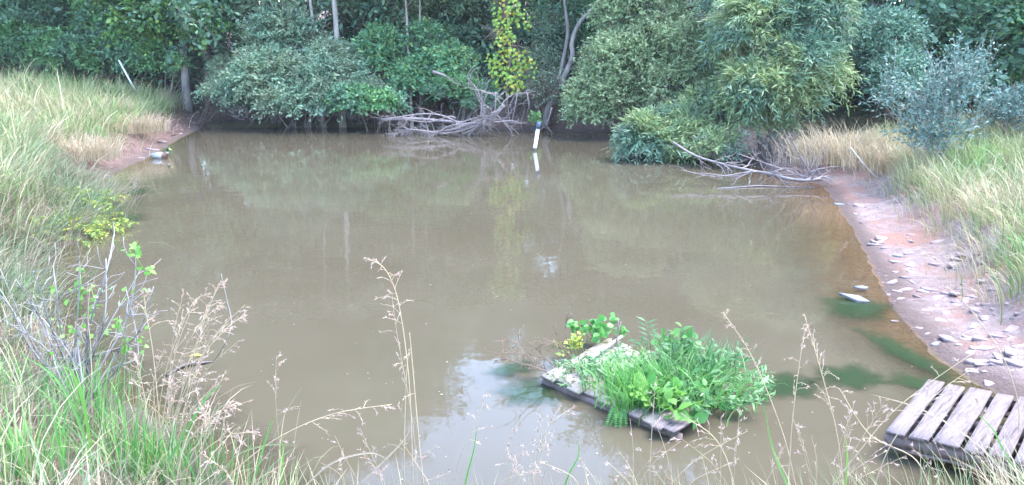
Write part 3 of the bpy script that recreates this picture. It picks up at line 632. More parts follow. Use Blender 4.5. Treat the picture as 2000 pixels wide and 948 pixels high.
# ------------------------------------------------------------------ dead branches
def brline(mbx, pts, Y, r0, r1, nsub=3, sub=.5, depth=0, **k):
    P = [tp(p[0], p[1], Y+(p[2] if len(p) > 2 else 0)) for p in pts]
    twiggy(mbx, P, r0, r1, nsub, sub, depth, **k)
fb = thing('fallen_treetop', 'bleached fallen treetop with tangled bare branches lying in the far water', 'dead tree', onz(960, 256))
main = MB(); brline(main, [(985, 205), (965, 225), (925, 240), (880, 255), (850, 262)], 24.4, .085, .03, 10, .7, 0); main.build('trunk', M['deadwood'], fb, True)
for pts, r, ns in [
    ([(890, 238), (860, 225), (820, 223), (770, 230), (745, 232)], .045, 5), ([(900, 250), (850, 258), (800, 253), (775, 262), (770, 268)], .04, 8), ([(930, 240), (880, 246), (850, 262), (830, 270)], .035, 7),
    ([(800, 254), (785, 262), (783, 274)], .022, 3), ([(960, 215), (942, 200), (932, 175), (920, 160), (913, 148), (925, 130)], .035, 3), ([(950, 225), (935, 195), (928, 178)], .03, 2),
    ([(975, 215), (988, 195), (1010, 183), (1030, 182)], .04, 4), ([(1030, 182), (1033, 205)], .022, 1), ([(970, 225), (985, 240), (997, 255), (1003, 272)], .035, 4), ([(975, 235), (1000, 240), (1030, 241)], .04, 2),
    ([(948, 245), (935, 258), (930, 268)], .02, 3), ([(915, 255), (895, 268), (870, 262)], .02, 4), ([(945, 205), (945, 235), (944, 258)], .028, 2), ([(968, 180), (968, 205), (966, 230)], .035, 3),
    ([(940, 178), (965, 186), (985, 196)], .03, 2), ([(900, 250), (935, 236), (965, 222)], .045, 4), ([(905, 262), (940, 245), (970, 235)], .035, 5), ([(860, 262), (905, 255), (950, 236)], .03, 6), ([(1010, 185), (1005, 215), (1000, 235)], .022, 3)]:
    for rep_ in range(2):
      if rep_: pts = [(x+rng.normal(0, 9), y+rng.normal(0, 6)) for x, y in pts]; r *= .75
      b = MB(); Yo = 24.2+rng.uniform(-.4, .5); brline(b, pts, Yo, r*.8, .008, ns*2, .6, 1 if ns > 4 else 0, spread=.75); b.build('branch', M['deadwood'], fb, True)
lg = MB(); brline(lg, [(745, 234), (800, 232), (870, 237), (905, 240)], 25.2, .06, .05, 1, .3); tag(lg.build('fallen_log', M['deadwood'], None, True), 'long grey log lying along the far waterline left of the fallen treetop', 'log')
lg = MB(); brline(lg, [(845, 140), (868, 148), (888, 162), (900, 166)], 26.2, .05, .025, 2, .5); tag(lg.build('dead_branch', M['deadwood'], None, True), 'short pale broken branch sticking out of the bank above the fallen treetop', 'branch')
lg = MB(); brline(lg, [(1078, 210), (1072, 232), (1068, 245), (1080, 262)], 24.6, .03, .014, 2, .4); brline(lg, [(1069, 243), (1052, 256), (1032, 267)], 24.6, .018, .008, 2, .3)
tag(lg.build('dead_branch', M['deadwood'], None, True), 'thin bent roots dipping into the water beside the white pipe', 'branch')
lg = MB()
for k in range(46):
    x = rng.uniform(440, 770); p = tp(x, rng.uniform(205, 228), 25.6); d = np.array([rng.normal(0, 1.2), -.6, -.6]); twiggy(lg, wander(p, d, rng.uniform(.3, .8), 4, .3), .008, .003, 3, .35, 0)
tag(lg.build('dead_twigs', M['deadwood'], None, True), 'bare twigs hanging into the water under the broad grey-green shrub', 'twigs')
# right hand fallen branch
fr = thing('fallen_branch', 'pale fallen branch with bare side twigs lying in the water below the willows', 'dead branch', onz(1560, 352))
b = MB(); brline(b, [(1315, 278, 2), (1360, 305, 1.2), (1430, 325, .4), (1500, 340, 0), (1560, 352, -.3), (1602, 350, -.3)], 15.2, .022, .035, 16, .7, 1, spread=.55); b.build('branch', M['deadwood'], fr, True)
for pts in ([(1540, 350), (1480, 335), (1400, 345), (1330, 332)], [(1580, 350), (1520, 328), (1440, 300)], [(1590, 348), (1560, 300), (1540, 260)], [(1560, 352), (1600, 330), (1660, 325)], [(1470, 332), (1440, 345), (1370, 338)]):
    b = MB(); brline(b, pts, 15.1, .02, .006, 7, .5, 0, spread=.5); b.build('branch', M['deadwood'], fr, True)
bp_ = thing('brush_pile', 'tangle of grey dead twigs heaped on the right shore behind the fallen branch', 'brush pile', onground(1560, 345))
b = MB()
for k in range(46):
    p = onground(rng.uniform(1490, 1610), rng.uniform(318, 350)); d = np.array([rng.normal(-.1, .6), rng.normal(0, .4), rng.uniform(.3, 1.1)]); twiggy(b, wander(p, d, rng.uniform(.4, 1.1), 4, .2), .010, .003, 3, .35, 0)
b.build('twigs', M['deadwood'], bp_, True)
b = MB(); brline(b, [(1210, 302), (1240, 293), (1290, 300), (1330, 305)], 18.6, .02, .008, 8, .5, 0); tag(b.build('dead_branch', M['deadwood'], None, True), 'thin dead twigs under the low willow boughs', 'branch')
b = MB(); brline(b, [(1660, 288), (1690, 325), (1715, 350)], 13.6, .016, .01, 1, .2); tag(b.build('dead_stick', M['palebark'], None, True), 'straight pale stick leaning in the dry grass of the right bank', 'stick')
b = MB(); tube(b, [onz(1400, 369), onz(1480, 365)+np.array([0, 0, .02]), onz(1590, 367)], .018, .012, 5); tag(b.build('dead_stick', M['deadwood'], None, True), 'long thin pale stick floating in front of the fallen branch', 'stick')
b = MB(); tube(b, catmull([onz(1500, 345), onz(1515, 400)-np.array([0, 0, .02]), onz(1580, 440)], 4, False), .01, .006, 4)

# ------------------------------------------------------------------ white pipe, stake
pw = thing('white_pipe', 'white plastic pipe with a dark sleeve sticking up out of the water', 'pipe', onz(1043, 296))
b = MB(); p0 = onz(1044, 294); tube(b, [p0-np.array([0, 0, .05]), p0+np.array([.004, 0, .07])], .062, .058, 12); b.build('algae_collar', M['darkwood'], pw, True); b = MB(); p1 = tp(1051, 250, p0[1]+.1); dirp = nrm(p1-p0)
tube(b, [p0-dirp*.5, p0, p1], .052, None, 12); b.build('tube', M['white'], pw, True)
b = MB(); tube(b, [p1-dirp*.03, p1+dirp*.16], .066, None, 12); b.build('sleeve', M['cuff'], pw, True)
b = MB(); s0 = tp(256, 162, 28); s1 = tp(232, 118, 28); dd = nrm(s1-s0); tube(b, [s0-dd*max(.1, (s0[2]-gz(s0[0], s0[1]))/dd[2]+.1), s0+dd*.02, s1], .034, .032, 8)
tag(b.build('white_stake', M['white'], None, True), 'white stake leaning left in the grass on top of the left bank', 'stake')

# ------------------------------------------------------------------ pallet on the right shore
def plank(mbx, a, b, wv, th, zoff=0):
    """board with worn edges from a to b, half width wv, thickness th"""
    a, b, wv = (np.asarray(k, float) for k in (a, b, wv)); n = 7; up = nrm(np.cross(b-a, wv)); up = up*np.sign(up[2])
    rows = []
    for i in range(n):
        t = i/(n-1); c = a+(b-a)*t+up*rng.normal(0, .0025); e = wv*(1+rng.normal(0, .02)); j = (b-a)*(rng.normal(0, .006) if i in (0, n-1) else 0)
        r = th*.28; wn = nrm(wv)
        rows.append([c-e+j, c-e+up*(th-r)+j, c-e+wn*r+up*th, c+e-wn*r+up*th, c+e+up*(th-r)-j, c+e-j])
    V = np.array(rows); m = 6; q = []
    for i in range(n-1):
        for k in range(m): q.append([i*m+k, i*m+(k+1) % m, (i+1)*m+(k+1) % m, (i+1)*m+k])
    mbx.add(V.reshape(-1, 3), np.array(q), np.array([list(range(m))[::-1]]), np.array([[m*(n-1)+k for k in range(m)]]))
zt = .17
bl, br_, fl, fr_ = onz(1832, 750, zt), onz(1953, 796, zt), onz(1729, 847, zt), onz(1872, 880, zt)
ux = nrm((onz(1878, 881, zt)-onz(1724, 845, zt))); uy = nrm(bl-fl); uy = nrm(uy-ux*(uy@ux)*.3)
P_o = fl; plen = float((bl-fl)@uy)
pal = thing('wooden_pallet', 'weathered pale wooden pallet at the water edge in the lower right corner', 'pallet', P_o)
wds = [.112, .112, .15, .112, .112, .15, .112]; xo = 0; PW = sum(wds)+.022*6
for wd in wds:
    b = MB(); o0 = P_o+ux*(xo+wd/2); xo += wd+.022; plank(b, o0+np.array([0, 0, rng.uniform(-.004, .004)]), o0+uy*(plen+rng.uniform(-.015, .015)), ux*wd/2, .022); b.build('deck_board', M['pallet'], pal)
for f in (.035, .5, .965):
    b = MB(); s = P_o+uy*plen*f-np.array([0, 0, .082]); plank(b, s-ux*.0, s+ux*PW, uy*.022, .079); b.build('stringer', M['beam'], pal)
for f in (.07, .5, .93):
    b = MB(); s = P_o+uy*plen*f-np.array([0, 0, .106]); plank(b, s-ux*.0, s+ux*PW, uy*.06, .02); b.build('base_board', M['beam'], pal)

# ------------------------------------------------------------------ floating raft with plants
zr = .065
A, B, C_ = onz(1056, 738, zr), onz(1188, 664, zr), onz(1318, 852, zr*.6)
va, vc = B-A, C_-A
raft = thing('wooden_raft', 'old mossy pallet raft floating in the pond under a mound of plants', 'raft', A+.5*va+.5*vc)
nb = 9
for k in range(nb):
    f = (k+.5)/nb; b = MB(); s = A+vc*f+va*rng.uniform(-.03, .03); plank(b, s, s+va*(1+rng.uniform(-.06, .05)), vc/nb*.485, .025); b.build('deck_board', M['raft'], raft)
for f in (.06, .5, .93):
    b = MB(); s = A+va*f-np.array([0, 0, .09]); plank(b, s-vc*.02, s+vc*1.02, nrm(va)*.035, .088); b.build('stringer', M['beam'], raft)
for f, g_ in ((.62, -.06), (.74, -.04), (.9, -.07), (.97, -.03)):
    b = MB(); s = A+vc*f+va*g_+np.array([0, 0, .03]); plank(b, s, s+va*.35+vc*rng.uniform(-.04, .04), vc/nb*.3, .02); b.build('loose_board', M['pallet'], raft)
def onraft(a, c, z=.13): return A+va*a+vc*c+np.array([0, 0, z-zr*0-A[2]+A[2]])*np.array([1, 1, 0])+np.array([0, 0, .03])
b = MB(); tube(b, [onraft(.45, .14)+np.array([0, 0, .02]), onraft(1.0, .12)+np.array([0, 0, .05])], .018, .014, 6); tag(b.build('dead_stick', M['palebark'], None, True), 'pale stick lying across the bare boards of the raft', 'stick')
b = MB(); q = tp(1203, 668, onraft(.95, .2)[1]); tube(b, [q-np.array([0, 0, .05]), tp(1207, 650, q[1]), tp(1213, 628, q[1])], .007, .004, 5); tube(b, [tp(1207, 650, q[1]), tp(1208, 624, q[1])], .006, .004, 5); tag(b.build('dead_stick', M['deadwood'], None, True), 'short forked stick standing up at the back of the raft', 'stick')
b = MB(); n = 320; q = A+va*rng.uniform(0, 1, (n, 1))+vc*rng.uniform(0, .75, (n, 1))**1.2; a = rng.uniform(0, 6.28, n); leaves(b, q+np.array([0, 0, .032]), np.stack([np.cos(a), np.sin(a), rng.normal(.1, .3, n)], -1), np.array([0, 0, 1.0])+rng.normal(0, .4, (n, 3)), rng.uniform(.015, .05, n), rng.uniform(.006, .022, n))
o = b.build('leaf_litter', M['raftlitter']); tag(o, 'dead leaves and moss bits lying on the raft boards', 'leaf litter'); o['kind'] = 'stuff'
# moss sheet on raft
GP = 'plants growing on the raft'
def sedge(label, c, n, h, spread, mat, bend=(.4, 1.6), wid=.008, name='grass_tuft', group=GP, cat='grass'):
    fm = MB(); P = c+rng.normal(0, 1, (n, 3))*np.array([spread[0], spread[1], 0]); az = np.arctan2(P[:, 1]-c[1], P[:, 0]-c[0])+rng.normal(0, .8, n)
    blades(fm, P, rng.uniform(h*.5, h, n), az, rng.uniform(*bend, n), rng.uniform(wid*.6, wid*1.3, n), 4)
    th = thing(name, label, cat, c, group); fm.build('blades', M[mat], th); return th
def leafy(label, c, n, h, spread, ll, lw, mat, nl=12, broad=False, droop=.15, name='plant', group=GP, cat='plant', up=1.2, ang=55, stem='lance'):
    th = thing(name, label, cat, c, group); fm, sm = MB(), MB()
    P = c+rng.normal(0, 1, (n, 3))*np.array([spread[0], spread[1], 0]); D = nrm(np.stack([(P[:, 0]-c[0])*1.5, (P[:, 1]-c[1])*1.5, np.full(n, up*.3)], -1)+rng.normal(0, .12, (n, 3)))
    sprays(fm, P, D, rng.uniform(h*.6, h, n), nl, ll, lw, droop, ang, .35, .6, sm, .003, 1, broad, t0=.25, face=(0, -.4, 0))
    fm.build('foliage', M[mat], th); sm.build('stems', M[stem], th); return th
ctr = (onraft(.5, .62)+onraft(.75, .85))/2
sedge('bright green sedge tuft in the middle of the raft', onraft(.3, .55), 260, .36, (.13, .10), 'lush')
sedge('wide arching sedge covering the right end of the raft', onraft(.5, .82), 520, .42, (.22, .16), 'lush', (.8, 2.2))
sedge('small green sedge at the front edge of the raft', onraft(.08, .68), 150, .32, (.10, .06), 'lush', (.5, 1.8))
sedge('grey-green grass at the back right of the raft', onraft(.85, .74), 260, .40, (.2, .12), 'lance', (.3, 1.3))
leafy('lance-leaved weed mat at the left of the raft plants', onraft(.35, .38), 36, .20, (.16, .12), .055, .014, 'lance', droop=.1)
leafy('tall lance-leaved weed behind the sedge on the raft', onraft(.8, .72), 46, .36, (.16, .12), .075, .018, 'lance')
leafy('leafy lance-leaved weed at the right corner of the raft', onraft(.72, .9), 50, .30, (.2, .12), .07, .018, 'lance', droop=.3)
leafy('lance-leaved weed spilling toward the water right of the raft', onraft(.42, .93), 44, .26, (.14, .09), .06, .016, 'lance', droop=.4)
leafy('broad-leaved light green plant at the front of the raft', onraft(.14, .8), 13, .24, (.08, .06), .07, .055, 'lime', 6, True, .25)
leafy('broad-leaved green plant on the right half of the raft', onraft(.45, .86), 14, .30, (.12, .08), .08, .06, 'lush', 7, True, .2)
leafy('upright broad-leaved green plant at the back of the raft', onraft(.98, .58), 12, .32, (.05, .04), .07, .05, 'lush', 8, True, .05)
leafy('small round-leaved plant behind the bare boards of the raft', onraft(.95, -.05), 14, .20, (.08, .05), .07, .06, 'lush', 6, True, .1)
leafy('tiny weed growing at the upper left corner of the raft', onraft(.55, -.06), 10, .16, (.05, .05), .05, .03, 'goldweed', 7)
leafy('low lance-leaved tuft on the left boards of the raft', onraft(.2, .2), 22, .10, (.14, .08), .05, .012, 'lance', 8)
# willow-like sapling
c = onraft(.9, .42); sp_ = thing('sapling', 'slender willow sapling with paired leaves at the back of the raft', 'sapling', c, GP); fm, sm = MB(), MB()
top = tp(1262, 628, c[1]); tube(sm, [c, (c+top)/2+np.array([.01, 0, 0]), top], .004, .002, 5)
for k in range(11):
    f = .35+.065*k; p = c+(top-c)*f; s = 1 if k % 2 else -1
    leaves(fm, [p], [np.array([s*.9, -.1, .55])], [np.array([-s*.4, -.8, .6])], .10, .018)
sm.build('stem', M['lance'], sp_); fm.build('foliage', M['lance'], sp_)
# fern
c = onraft(-.02, .63); fe = thing('fern', 'two fern fronds drooping over the front edge of the raft', 'fern', c, GP); fm = MB()
for tip in (tp(1205, 853, c[1]-.15), tp(1222, 858, c[1]-.12), tp(1185, 838, c[1]-.1)):
    pts = catmull([c, c+(tip-c)*.4+np.array([0, -.02, .06]), tip], 12, False); tube(fm, pts, .003, .001, 3); T = nrm(np.gradient(pts, axis=0))
    for i in range(3, len(pts)):
        for s in (-1, 1): leaves(fm, [pts[i]], [nrm(np.cross(T[i], [0, -1, .3]))*s+T[i]*.35], [np.array([0, -1, .5])], .055*(1-.75*i/len(pts))+.008, .014)
fm.build('fronds', M['lush'], fe)
b = MB()
for k in range(7):
    p = onraft(.15, -.02)+rng.normal(0, .03, 3); d = np.array([-1, rng.normal(.1, .3), rng.uniform(.1, .8)]); twiggy(b, wander(p, d, rng.uniform(.3, .55), 5, .15), .004, .0015, 6, .14, 0)
for k in range(5):
    p = onraft(.45, -.04)+rng.normal(0, .03, 3); d = np.array([-.6, rng.normal(.1, .3), rng.uniform(.5, 1)]); twiggy(b, wander(p, d, rng.uniform(.2, .4), 5, .15), .005, .002, 5, .12, 0)
tag(b.build('dead_twigs', M['twig2'], None, True), 'bare brown twigs sprouting from the left end of the raft', 'twigs')

# ------------------------------------------------------------------ mallard
dk = onz(314, 309)
def mallard():
    # rings along the body: x, z, half width, half height, colour
    grey = (.46, .47, .50); blk = (.03, .03, .035); white = (.72, .72, .74); brn = (.14, .075, .05); grn = (.01, .07, .045); yel = (.62, .46, .10)
    rings = [(-.285, .085, .006, .004, white), (-.27, .083, .03, .010, white), (-.23, .075, .055, .025, blk), (-.19, .062, .075, .05, blk), (-.16, .055, .088, .065, grey), (-.08, .05, .108, .085, grey),
             (0, .048, .115, .092, grey), (.07, .048, .110, .09, grey), (.115, .052, .10, .085, brn), (.155, .062, .082, .078, brn), (.185, .085, .060, .062, brn)]
    V, Cc, m = [], [], 14
    for x, z, wy, hz, c in rings:
        for a in np.linspace(0, 2*pi, m, endpoint=False):
            yy, zz = wy*cos(a), hz*sin(a); V.append((x, yy, z+zz))
            col = c
            if c == grey and sin(a) > .55: col = (.22, .19, .18)
            if c == grey and .25 < sin(a) <= .55: col = white if x < .02 else grey
            Cc.append((*col, 1))
    # neck and head rings follow a path turning up and then forward
    path = [((.195, .125), (.6, .8), .040, brn), ((.205, .155), (.2, 1), .031, white), ((.207, .175), (.1, 1), .030, grn), ((.210, .205), (.3, .95), .036, grn), ((.222, .232), (.7, .7), .041, grn),
            ((.245, .240), (1, .0), .038, grn), ((.268, .232), (1, -.25), .028, grn), ((.279, .227), (1, -.2), .019, yel), ((.305, .220), (1, -.15), .017, yel), ((.332, .217), (1, 0), .013, yel), ((.338, .217), (1, 0), .004, yel)]
    for (x, z), (tx, tz), r, c in path:
        l = math.hypot(tx, tz); nx_, nz_ = -tz/l, tx/l
        fl = .45 if c == yel else 1
        for a in np.linspace(0, 2*pi, m, endpoint=False):
            V.append((x+nx_*r*fl*sin(a), r*cos(a)*(1.05 if c == yel else .9), z+nz_*r*fl*sin(a))); Cc.append((*c, 1))
    k = len(rings)+len(path); q = [[i*m+j, i*m+(j+1) % m, (i+1)*m+(j+1) % m, (i+1)*m+j] for i in range(k-1) for j in range(m)]
    mbx = MB(); mbx.add(np.array(V), np.array(q), np.array([list(range(m))]), np.array([[m*(k-1)+j for j in range(m)]]))
    mt, t = new_mat('mallard plumage'); at_ = nd(t, 'Attribute', attribute_name='plumage'); p = nd(t, 'BsdfPrincipled', {'Base Color': at_.outputs['Color'], 'Roughness': .5}); nd(t, 'OutputMaterial', {0: p.outputs[0]})
    th = thing('mallard_duck', 'drake mallard with green head and grey body floating by the left shore', 'duck', (0, 0, 0))
    bo = mbx.build('body', mt, th, True, {'plumage': np.array(Cc)})
    for s in (-1, 1):      # folded wing on the flank
        wv = MB(); n = 9; pts = []
        for i in range(n):
            f = i/(n-1); x = -.21+.29*f; hw = .045*sin(pi*min(1, f*.9+.08))**.7; yb = .118*(1-((x-.0)/.30)**2)
            pts += [(x, s*(yb-.012), .095+hw), (x, s*(yb+.006), .075), (x, s*(yb-.002), .055-hw*.3)]
        q = [[i*3+k, i*3+k+1, i*3+k+4, i*3+k+3] for i in range(n-1) for k in range(2)]
        wv.add(np.array(pts), np.array(q)); wv.build('wing', M['wing'], th, True)
    for s in (-1, 1):
        ey = MB(); a = np.linspace(0, 2*pi, 8, endpoint=False); c0 = np.array([.248, s*.0345, .246])
        tube(ey, [c0-np.array([0, s*.006, 0]), c0+np.array([0, s*.002, 0])], .0055, .0045, 8); ey.build('eye', M['darkwood'], th)
    th.location = dk; th.rotation_euler = (0, 0, R(-12)); return th
M['wing'] = simple_mat('grey wing feathers', (.50, .52, .58), (.70, .72, .76), 20, .6, .3, .1, (1, 6, 6))
mallard()

# ------------------------------------------------------------------ stones
def slab(px, py, s, label, grp, z=None, asp=.62, hh=.10, rot=None, pos=None, mat='stone', name='stone'):
    c = pos if pos is not None else (onground(px, py) if z is None else onz(px, py, z)); n = rnd.randint(4, 6); b = MB()
    a0 = rnd.uniform(0, 6.28) if rot is None else rot; an = np.sort(np.linspace(0, 2*pi, n, endpoint=False)+rng.uniform(-.28, .28, n)); rr = s*.5*rng.uniform(.75, 1.15, n)
    x = rr*np.cos(an); y = rr*np.sin(an)*asp; X_ = x*cos(a0)-y*sin(a0); Y_ = x*sin(a0)+y*cos(a0)
    h = s*hh; tx, ty = rng.normal(0, .13, 2)
    def lay(k, zz): return np.stack([c[0]+X_*k, c[1]+Y_*k, c[2]+zz-h*.15+X_*tx+Y_*ty+rng.normal(0, s*.008, n)], -1)
    V = np.concatenate([lay(.96, -h*.5), lay(1.0, h*.35), lay(.975, h*.75), lay(.6, h*.8)])
    q = [[l*n+k, l*n+(k+1) % n, (l+1)*n+(k+1) % n, (l+1)*n+k] for l in range(3) for k in range(n)]
    b.add(V, np.array(q), np.array([[3*n+k for k in range(n)]])); return tag(b.build(name, M[mat], None), label, 'stone', grp)
G1 = 'flat stones on the right shore'
for px, py, s, lab, z in [
    (1672, 583, .34, 'grey-blue flat stone sitting in the green algae', .03), (1682, 562, .16, 'small tan stone just above the grey-blue stone in the algae', .02), (1726, 468, .30, 'large pale triangular slab on the upper muddy shore', None),
    (1753, 500, .24, 'long flat grey slab below the pale triangular slab', None), (1915, 610, .30, 'big pale angular slab at the grass edge of the right shore', None), (1915, 681, .24, 'squarish pale slab behind the pallet', None),
    (1806, 613, .13, 'rounded white stone at the right waterline', None), (1788, 554, .20, 'flat pale stone in the middle of the muddy shore', None), (1822, 567, .26, 'long pinkish slab right of the flat pale stone', None), (1740, 552, .26, 'dark layered slab at the edge of the orange mud', None),
    (1752, 570, .18, 'thin pale slab below the dark layered slab', None), (1640, 400, .26, 'grey stone at the top of the right waterline', None), (1680, 403, .26, 'flat pinkish stone next to the top waterline stone', None), (1674, 420, .20, 'dark flat stone below the pinkish stone', None),
    (1725, 445, .18, 'pale round stone above the triangular slab', None), (1905, 640, .24, 'grey slab under the big angular slab', None), (1752, 585, .16, 'small brown stone at the orange waterline', None), (1748, 628, .14, 'tan stone lying in the orange shallows', None),
    (1790, 643, .14, 'pale oblong stone near the orange waterline', None), (1860, 628, .15, 'pinkish stone halfway up the lower shore', None), (1830, 672, .14, 'grey stone behind the pallet by the waterline', None)]:
    slab(px, py, s, lab, G1, z, mat='bluestone' if 'grey' in lab else 'stone', hh=.05 if 'grey-blue flat' in lab else .09, asp=.45 if 'grey-blue flat' in lab else .62)
k = 0
while k < 46:
    P = onground(rng.uniform(1700, 2000), rng.uniform(470, 740)); d = sdist(P[0], P[1])[0]
    if not (.05 < d < 1.15 and P[1] > 5): continue
    slab(0, 0, rng.uniform(.14, .30), 'flat pale shale slab lying on the lower half of the right shore', 'larger shale slabs on the right shore', pos=P, asp=rng.uniform(.45, .75), rot=rnd.uniform(-.5, .5), hh=.07); k += 1
k = 0
while k < 270:
    px, py = rng.uniform(1610, 2000), rng.uniform(370, 760); P = onground(px, py); d, W3 = sdist(P[0], P[1])[0], weights(P[:1], P[1:2])[:, 0]
    if not (.02 < d < 1.2 and P[1] > 5) or vnoise(P[0]*2.2, P[1]*2.2) < rng.uniform(.2, .7): continue
    s = float(np.exp(rng.normal(-2.8, .55))); s = min(s, .22)
    slab(0, 0, s, 'small flat shale fragment among many on the muddy right shore', 'small shale fragments on the right shore', pos=P, asp=rng.uniform(.4, .8), rot=rnd.uniform(-.5, .5)); k += 1
for k in range(36):
    P = onground(rng.uniform(1690, 1790), rng.uniform(404, 436)); slab(0, 0, rng.uniform(.04, .08), 'tiny white chip in the scatter at the top of the muddy shore', 'white chips on the right shore', pos=P, mat='chip', name='chip')
for px, py, s, lab in [(296, 293, .55, 'pale pinkish stone on the left shore behind the duck'), (275, 309, .2, 'small grey stone on the left shore left of the duck'), (318, 279, .4, 'flat tan stone at the waterline above the duck'), (380, 240, .3, 'brown flat stone near the far left corner of the pond'), (405, 236, .3, 'pale stone in the far left corner of the pond'), (210, 345, .25, 'grey stone at the foot of the tan grass on the left shore'), (352, 262, .25, 'pinkish flat stone between the duck and the far left corner')]:
    slab(px, py, s, lab, 'stones on the left shore')

# ------------------------------------------------------------------ bank grass
def scatter(n, x0, x1, y0, y1, dmin, dmax, cond=None):
    x = rng.uniform(x0, x1, n); y = rng.uniform(y0, y1, n); z, d, W = ground_full(x, y); m = (d > dmin) & (d < dmax)
    if cond is not None: m &= cond(x, y, d, W)
    return np.stack([x, y, z-.02], -1)[m], d[m]
def toward(P):                          # azimuth down the slope, toward the water
    e = .25; gx = sdist(P[:, 0]+e, P[:, 1])-sdist(P[:, 0]-e, P[:, 1]); gy = sdist(P[:, 0], P[:, 1]+e)-sdist(P[:, 0], P[:, 1]-e); return np.arctan2(-gy, -gx)
def clumped(name, label, ncl, box_, dmin, dmax, H, wid, mat, cond=None, per=(22, 46), rad=.16, bend=(.5, 1.9), down=.6, azj=.9):
    C0, d = scatter(ncl, *box_, dmin, dmax, cond); az0 = toward(C0); k = rng.integers(per[0], per[1], len(C0)); idx = np.repeat(np.arange(len(C0)), k)
    hs = np.exp(rng.normal(0, .28, len(C0))); off = rng.normal(0, rad, (len(idx), 2))*hs[idx, None]; P = C0[idx].copy(); P[:, :2] += off; P[:, 2] = ground(P[:, 0], P[:, 1])-.02
    v = off/rad+down*np.stack([np.cos(az0[idx]), np.sin(az0[idx])], -1)+rng.normal(0, azj, off.shape)*.6
    m = MB(); blades(m, P, rng.uniform(H[0], H[1], len(P))*hs[idx], np.arctan2(v[:, 1], v[:, 0]), rng.uniform(*bend, len(P)), rng.uniform(wid*.6, wid*1.4, len(P)), 5)
    o = m.build(name, M[mat]); tag(o, label, 'grass'); o['kind'] = 'stuff'; return o
def grassfield(name, label, n, box_, dmin, dmax, H, wid, mat, cond=None, tufts=True, down=1.0, bend=(.3, 1.6), group='bank grass'):
    P, d = scatter(n, *box_, dmin, dmax, cond)
    if tufts:
        den = vnoise(P[:, 0]*1.7+3, P[:, 1]*1.7); kp = rng.random(len(P)) < np.clip(.35+1.1*den, 0, 1); P, d = P[kp], d[kp]
    az = toward(P)+(vnoise(P[:, 0]*.8+1, P[:, 1]*.8)-.5)*4/down+rng.normal(0, .6/down, len(P)); hs = .6+.8*vnoise(P[:, 0]*.9, P[:, 1]*.9)
    m = MB(); blades(m, P, rng.uniform(H[0], H[1], len(P))*hs, az, rng.uniform(*bend, len(P)), rng.uniform(wid*.6, wid*1.4, len(P)), 4)
    o = m.build(name, M[mat]); tag(o, label, 'grass'); o['kind'] = 'stuff'; return o
lc = lambda x, y, d, W: (W[1] > .4)
LB = lambda x, y, d, W: (x < -4.2) & (W[1] > .33) & (d > np.where(y > 12, 1.28, .45))
clumped('long_grass', 'tall pale green and straw grass in clumps covering the left bank', 2600, (-20, -4, 8, 29), .8, 12, (.38, .8), .017, 'grass', LB)
clumped('fresh_grass', 'fresh green grass among the straw on the left bank', 900, (-18, -5, 9, 29.5), .9, 8, (.35, .7), .016, 'grassgreen', lambda x, y, d, W: LB(x, y, d, W) & (vnoise(x*.5+2, y*.5) > .45))
clumped('dry_grass', 'straw coloured grass drooping over the left shoreline', 620, (-18, -4, 8, 26), .45, 1.9, (.35, .7), .016, 'straw', LB, bend=(1.0, 2.4), down=1.6)
clumped('low_grass', 'rough grass reaching down to the water on the left bank', 900, (-9.5, -4.4, 6.8, 14.8), .06, 1.6, (.25, .55), .012, 'nearmix', lambda x, y, d, W: W[1] > .3, bend=(.7, 2.2), down=1.2)
clumped('long_grass', 'mixed green and straw grass in clumps covering the right bank', 2600, (4, 18, 4.5, 20), 1.18, 10, (.25, .52), .012, 'grass', lambda x, y, d, W: (W[0] > .35) & (y < 17.5))
clumped('dry_grass', 'straw grass hanging over the muddy right shore', 420, (4, 13, 4.5, 17), 1.0, 2.0, (.3, .6), .010, 'straw', lambda x, y, d, W: W[0] > .5, bend=(.9, 2.2), down=1.6)
clumped('fresh_grass', 'fresh green grass patches on the right bank', 800, (5, 14, 6, 14), 1.4, 6, (.25, .55), .011, 'grassgreen', lambda x, y, d, W: (W[0] > .4) & (vnoise(x*.6+8, y*.6) > .45))
clumped('bank_grass', 'mixed grass on the near left bank', 620, (-6.5, -.7, 2.4, 8.4), .12, 4, (.18, .42), .008, 'nearmix', lambda x, y, d, W: W[0] < .4, per=(18, 34), rad=.10)
clumped('dry_grass', 'straw and dead stems among the near left grass', 420, (-6.5, -.7, 2.4, 8.4), .08, 4, (.2, .5), .006, 'straw', lambda x, y, d, W: W[0] < .4, per=(12, 24), rad=.12, bend=(.2, 2.2))
grassfield('bank_grass', 'sparse grass blades along the near edge of the pond', 2600, (-1.4, 4.2, 2.7, 4.2), .05, .9, (.25, .55), .007, 'grass', None, False, bend=(.2, 1.2))
grassfield('bank_grass', 'straw grass around the pallet in the lower right corner', 5200, (2.4, 5.2, 2.8, 5.2), .15, 2.5, (.25, .6), .006, 'straw', lambda x, y, d, W: ((x-P_o[0]-.6)**2+(y-P_o[1]-.5)**2 > .55), bend=(.3, 1.6))
